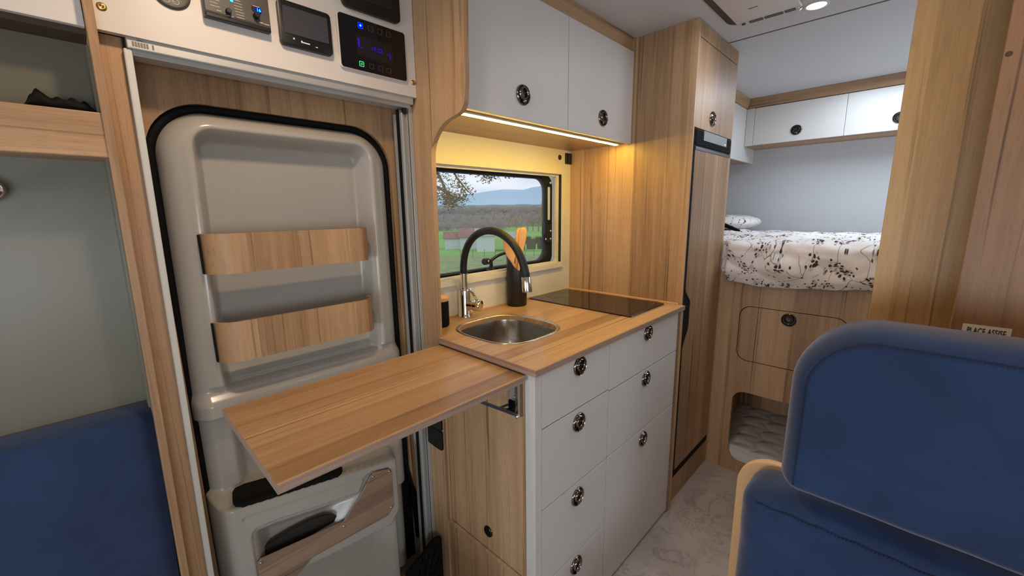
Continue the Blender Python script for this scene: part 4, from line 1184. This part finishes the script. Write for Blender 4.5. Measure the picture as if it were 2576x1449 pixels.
# near oak: trunk hidden left of the opening, branches reach into view
def PT(k, e, d):  # point from azimuth ratio, elevation tangent, ground distance
    a = az(k); return Vector((d * math.cos(a), d * math.sin(a), 1.31 + e * d))
oak = thing('oak_tree', tuple(PT(.50, prof_elev(14), 14)), 'tree with brown leaves reaching in from the upper left of the window view', 'tree')
b = BM(); base_ = PT(.50, prof_elev(14), 14)
tube(b, [base_ - Vector((0, 0, .3)), base_ + Vector((.2, 0, 2.2)), PT(.53, .25, 14), PT(.55, .5, 14)], [.35, .28, .22, .12], 10)
BR = [[(.53, .12), (.62, .20), (.70, .17), (.76, .12), (.80, .075), (.84, .045)],
      [(.53, .15), (.66, .14), (.73, .085), (.76, .04), (.775, .02)],
      [(.54, .22), (.68, .155), (.78, .118), (.86, .105), (.93, .100), (.97, .088)],
      [(.53, .05), (.66, .075), (.73, .055), (.78, .035), (.82, .028)],
      [(.54, .2), (.72, .145), (.85, .122), (.90, .105), (.92, .082)],
      [(.54, .25), (.75, .15), (.90, .122), (.98, .108), (1.04, .104), (1.07, .099)]]
tips = []
for br_ in BR:
    pts = [PT(k, e, 13.5 - 2.0 * i / len(br_)) for i, (k, e) in enumerate(br_)]
    tube(b, pts, [.06 * (1 - i / len(pts)) + .008 for i in range(len(pts))], 6)
    for i in range(2, len(pts)):
        for q in range(4): tips.append((pts[i - 1].lerp(pts[i], random.random()), i))
for p, i in list(tips):
    q = p + Vector((random.uniform(-.4, .4), random.uniform(-.3, .3), random.uniform(-.35, .15)))
    tube(b, [p, p.lerp(q, .5) + Vector((0, 0, .04)), q], [.012, .008, .004], 4)
obj('trunk', b, TRUNK, oak, smooth=True)
b = BM()
for p, i in tips:
    if random.random() < .85: leafcloud(b, p + Vector((random.uniform(-.2, .2), 0, random.uniform(-.2, .05))), .25, 60, .044)
obj('foliage', b, OAKL, oak)

# bare trees in the valley behind the meadow
def bare_tree(k, d, h, seed, label):
    random.seed(seed); base = PT(k, prof_elev(d), d); base.z -= .3
    t = thing('bare_tree', tuple(base), label, 'tree', 'bare trees beyond the meadow')
    bm = BM()
    def grow(p, dr, L, r, lv):
        q = p + dr * L
        tube(bm, [p, p.lerp(q, .5) + Vector((random.uniform(-1, 1), random.uniform(-1, 1), 0)) * L * .05, q], [r, r * .8, r * .6], 4, cap=False)
        if lv == 0: return
        for _ in range(3 if lv > 1 else 4):
            nd = (dr + Vector((random.uniform(-1, 1), random.uniform(-1, 1), random.uniform(-.3, .7))) * .75).normalized()
            grow(p.lerp(q, random.uniform(.55, 1)), nd, L * random.uniform(.55, .8), r * .55, lv - 1)
    grow(base, Vector((random.uniform(-.1, .1), 0, 1)).normalized(), h * .33, h * .022, 4)
    o = obj('trunk', bm, TWIG, t)
    return t
KT = [(.74, 255), (.79, 240), (.84, 262), (.90, 236), (.945, 228), (.985, 250), (1.02, 236), (1.055, 215), (1.085, 200), (1.115, 190), (1.145, 186), (1.175, 178), (1.205, 172), (1.24, 168)]
for i, (k, d) in enumerate(KT):
    bare_tree(k, d if (d < 200 or d > 240) else 246 + 4 * (i % 3), (11 + (i * 7 % 5)) * (1 if k < 1.03 else 1.05), 40 + i, 'leafless tree standing beyond the meadow seen through the window')
random.seed(11)
# woodland belts as uncountable stuff
def belt(name, d0, d1, k0, k1, n, h, s, mat, lab):
    bm = BM()
    for _ in range(n):
        k = random.uniform(k0, k1); d = random.uniform(d0, d1); p = PT(k, prof_elev(d), d)
        hh = h * random.uniform(.6, 1.1)
        leafcloud(bm, p + Vector((0, 0, hh * .45)), hh * .5, 60, s * random.uniform(.6, 1.3), .8)
    o = obj(name, bm, mat); tag(o, lab, 'woodland', None, 'stuff')
belt('hedgerow', 205, 235, .66, 1.0, 130, 6, .4, TWIG2, 'brown hedge line along the far edge of the green meadow')
belt('woodland', 270, 420, .66, 1.32, 420, 12, .6, TWIG2, 'brownish winter woodland filling the valley')
belt('woodland', 900, 1300, .66, 1.32, 320, 22, 2.2, plain('far_woodland', rgb(132, 138, 148), 1., vary=.15), 'dark wooded line under the distant mountains')  # blue-grey haze mixed into the far colour
belt('hedgerow', 108, 112, 1.06, 1.32, 70, 2.2, .30, plain('dark_hedge', rgb(72, 74, 58), .95), 'dark clipped hedge right of the farm buildings')

# farm house and barn
def ground_pt(k, d): return PT(k, prof_elev(d), d)
WALLW = plain('white_render', rgb(222, 226, 232), .8); ROOFT = plain('red_roof_tiles', rgb(150, 108, 100), .8, vary=.1); ROOFG = plain('grey_roof', rgb(170, 172, 176), .7); DARKP = plain('dark_opening', rgb(60, 66, 74), .6)
def gable(par, a, c, depth, zb, zw, zr, wm, rm, name='wall'):
    a = Vector((a.x, a.y, 0)); c = Vector((c.x, c.y, 0)); d = (c - a).normalized(); n = Vector((-d.y, d.x, 0))
    if n.dot(a) < 0: n = -n
    P = [a, c, c + n * depth, a + n * depth]
    bm = BM(); lo_ = [bm.verts.new((p.x, p.y, zb)) for p in P]; hi_ = [bm.verts.new((p.x, p.y, zw)) for p in P]
    m1 = a + n * depth / 2; m2 = c + n * depth / 2
    r1 = bm.verts.new((m1.x, m1.y, zr)); r2 = bm.verts.new((m2.x, m2.y, zr))
    for i in range(4):
        j = (i + 1) % 4; bm.faces.new((lo_[i], lo_[j], hi_[j], hi_[i]))
    bm.faces.new((hi_[1], hi_[2], r2)); bm.faces.new((hi_[3], hi_[0], r1))
    w = obj(name, bm, wm, par)
    bm = BM(); ov = .4
    A = a - n * ov - d * ov; B1 = c - n * ov + d * ov; Cc = c + n * (depth + ov) + d * ov; D = a + n * (depth + ov) - d * ov; R1_ = m1 - d * ov; R2_ = m2 + d * ov
    for dz in (0,):
        v = [bm.verts.new((p.x, p.y, z)) for p, z in ((A, zw - .15), (B1, zw - .15), (R2_, zr + .1), (R1_, zr + .1), (D, zw - .15), (Cc, zw - .15))]
        bm.faces.new((v[0], v[1], v[2], v[3])); bm.faces.new((v[3], v[2], v[5], v[4]))
    r = bmesh.ops.extrude_face_region(bm, geom=bm.faces[:]); bmesh.ops.translate(bm, vec=(0, 0, .12), verts=[e for e in r['geom'] if isinstance(e, bmesh.types.BMVert)])
    bmesh.ops.recalc_face_normals(bm, faces=bm.faces[:])
    obj('roof', bm, rm, par); return w, d, n
def panel_on(par, name, a, d, n, s0, s1, z0, z1, m):
    bm = BM(); p = Vector((a.x, a.y, 0)) - n * .06
    q = [p + d * s0, p + d * s1]
    vs = [bm.verts.new((q[0].x, q[0].y, z0)), bm.verts.new((q[1].x, q[1].y, z0)), bm.verts.new((q[1].x, q[1].y, z1)), bm.verts.new((q[0].x, q[0].y, z1))]
    bm.faces.new(vs); r = bmesh.ops.extrude_face_region(bm, geom=bm.faces[:]); bmesh.ops.translate(bm, vec=n * .1, verts=[e for e in r['geom'] if isinstance(e, bmesh.types.BMVert)])
    obj(name, bm, m, par)
a = ground_pt(.742, 92); c = ground_pt(.868, 92); zg = min(a.z, c.z) - .5
hs = thing('farm_house', tuple(a), 'long low white house with a reddish tiled roof in the meadow', 'building')
w_, d_, n_ = gable(hs, a, c, 8, zg, 1.31 - .063 * 92, 1.31 - .052 * 92, WALLW, ROOFT)
panel_on(w_ and hs, 'window', a, d_, n_, 4.5, 5.2, 1.31 - .078 * 92, 1.31 - .068 * 92, DARKP)
panel_on(hs, 'window', a, d_, n_, 8.6, 9.4, 1.31 - .080 * 92, 1.31 - .068 * 92, DARKP)
c2 = ground_pt(.866, 90); a2 = ground_pt(.80, 90)
gable(hs, a2, c2, 8, zg, 1.31 - .061 * 90, 1.31 - .045 * 90, WALLW, ROOFT)
a = ground_pt(.868, 78); c = ground_pt(.948, 78); zg = min(a.z, c.z) - .5
bn = thing('white_barn', tuple(a), 'white barn with a pale grey roof right of the tiled house', 'building')
w_, d_, n_ = gable(bn, a, c, 9, zg, 1.31 - .058 * 78, 1.31 - .046 * 78, WALLW, ROOFG)
a = ground_pt(.990, 80); c = ground_pt(1.09, 80)
sh = thing('open_shed', tuple(a), 'low shed with dark bays right of the white barn', 'building')
w_, d_, n_ = gable(sh, a, c, 7, zg, 1.31 - .064 * 82, 1.31 - .054 * 82, ROOFG, ROOFG)
for q in range(4): panel_on(sh, 'bay', a, d_, n_, .3 + 2.1 * q, 2.1 + 2.1 * q, zg + .7, 1.31 - .068 * 82, DARKP)
# fence posts in the meadow
post = None
for i in range(9):
    k = .80 + .05 * i; p = ground_pt(k, 62)
    if post is None:
        bm = BM(); tube(bm, [(0, 0, -.3), (0, 0, 1.1)], .04, 6)
        me = bpy.data.meshes.new('fence_post'); bm.to_mesh(me); bm.free(); me.materials.append(TRUNK)
        post = bpy.data.objects.new('fence_post', me); o = post
    else: o = post.copy()
    C.objects.link(o); o.location = p
    tag(o, 'thin wooden fence post in the grass in front of the farm buildings', 'post', 'fence posts in the meadow')

# ------------------------------------------------------------------ light
w = bpy.data.worlds.new('overcast_sky'); SC.world = w; w.use_nodes = True
nt = w.node_tree; nt.nodes.clear()
def wn(t_): return nt.nodes.new(t_)
tc_ = wn('ShaderNodeTexCoord'); sx = wn('ShaderNodeSeparateXYZ'); nt.links.new(tc_.outputs['Generated'], sx.inputs[0])
nz_ = wn('ShaderNodeTexNoise'); nz_.inputs['Scale'].default_value = 5; nz_.inputs['Detail'].default_value = 5
mp = wn('ShaderNodeMapping'); mp.inputs['Scale'].default_value = (1, 1, 4); nt.links.new(tc_.outputs['Generated'], mp.inputs[0]); nt.links.new(mp.outputs[0], nz_.inputs['Vector'])
rp = wn('ShaderNodeValToRGB'); rp.color_ramp.elements[0].position = .35; rp.color_ramp.elements[0].color = rgb(178, 200, 222); rp.color_ramp.elements[1].position = .65; rp.color_ramp.elements[1].color = rgb(222, 230, 240)
nt.links.new(nz_.outputs['Fac'], rp.inputs[0])
bgd = wn('ShaderNodeBackground'); bgd.inputs[1].default_value = 1.38; nt.links.new(rp.outputs[0], bgd.inputs[0])
wo = wn('ShaderNodeOutputWorld'); nt.links.new(bgd.outputs[0], wo.inputs[0])

def area(name, loc, target, sx_, sy_, power, col, spread=180):
    l = bpy.data.lights.new(name, 'AREA'); l.shape = 'RECTANGLE'; l.size = sx_; l.size_y = sy_; l.energy = power; l.color = col; l.spread = math.radians(spread)
    o = bpy.data.objects.new(name, l); C.objects.link(o); o.location = loc
    o.rotation_euler = (Vector(target) - Vector(loc)).to_track_quat('-Z', 'Y').to_euler(); return o
# unseen cab windscreen and bedroom window, added cab, side and bed fills, rooflight
area('windscreen_daylight', (-2.3, -.1, .98), (0, -.1, .90), 1.5, .62, 17, (.80, .91, 1))
area('added_low_cab_fill', (-1.5, .55, .72), (.7, .80, .45), .6, .5, 9, (.74, .88, 1))  # added cool fill for the low surfaces, no window built here
area('added_side_fill', (-.30, -1.12, 1.0), (.25, .9, .62), .8, .55, 15, (.76, .89, 1))  # added fill from the unseen side, aimed at the lower door
area('bedroom_window_daylight', (2.35, -1.10, 1.45), (3.1, .5, 1.5), .7, .45, 10, (.62, .82, 1))
area('added_bed_fill', (2.62, .10, 1.955), (2.62, .10, 0), .5, .5, 9.5, (.70, .86, 1))  # added overhead to brighten the duvet and rear fronts
area('rooflight_daylight', (1.50, .44, 1.950), (1.50, .44, 0), .4, .16, 1.6, (.9, .95, 1))
# ceiling lamps of the living area
def spot(name, loc, target, power, col, size=2.4, rad=.03, blend=.8):
    l = bpy.data.lights.new(name, 'SPOT'); l.energy = power; l.color = col; l.spot_size = size; l.spot_blend = blend; l.shadow_soft_size = rad
    o = bpy.data.objects.new(name, l); C.objects.link(o); o.location = loc
    o.rotation_euler = (Vector(target) - Vector(loc)).to_track_quat('-Z', 'Y').to_euler(); return o
WARM = (1., .75, .50)
spot('downlight_lamp', (1.825, .318, 1.955), (1.825, .318, 0), 4, (1, .80, .60), 2.6)
spot('lamp_over_table', (.24, .68, 1.955), (.24, .68, 0), 15, WARM, 2.9)
spot('lamp_over_seat', (.80, -.20, 1.955), (.80, -.20, 0), 5, WARM, 2.8)
spot('lamp_at_entrance', (-.6, .2, 1.955), (-.6, .2, 0), 4, WARM, 2.8)

# ------------------------------------------------------------------ camera
cam = bpy.data.cameras.new('camera'); co = bpy.data.objects.new('camera', cam); C.objects.link(co)
yaw, pit, rol = .799665, .187415, -.0133279
f_ = Vector((math.sin(yaw) * math.cos(pit), math.cos(yaw) * math.cos(pit), -math.sin(pit)))
rt = Vector((math.cos(yaw), -math.sin(yaw), 0)); up_ = rt.cross(f_)
r1 = rt * math.cos(rol) + up_ * math.sin(rol); u1 = -rt * math.sin(rol) + up_ * math.cos(rol)
co.matrix_world = Matrix(((r1.x, u1.x, -f_.x, 0), (r1.y, u1.y, -f_.y, 0), (r1.z, u1.z, -f_.z, 1.31), (0, 0, 0, 1)))
cam.sensor_width = 36; cam.lens = 36 * 1024.828 / 2576; cam.clip_start = .02; cam.clip_end = 30000
SC.camera = co
SC.view_settings.view_transform = 'Standard'; SC.view_settings.look = 'None'
SC.view_settings.exposure = -.14; SC.view_settings.gamma = 1.
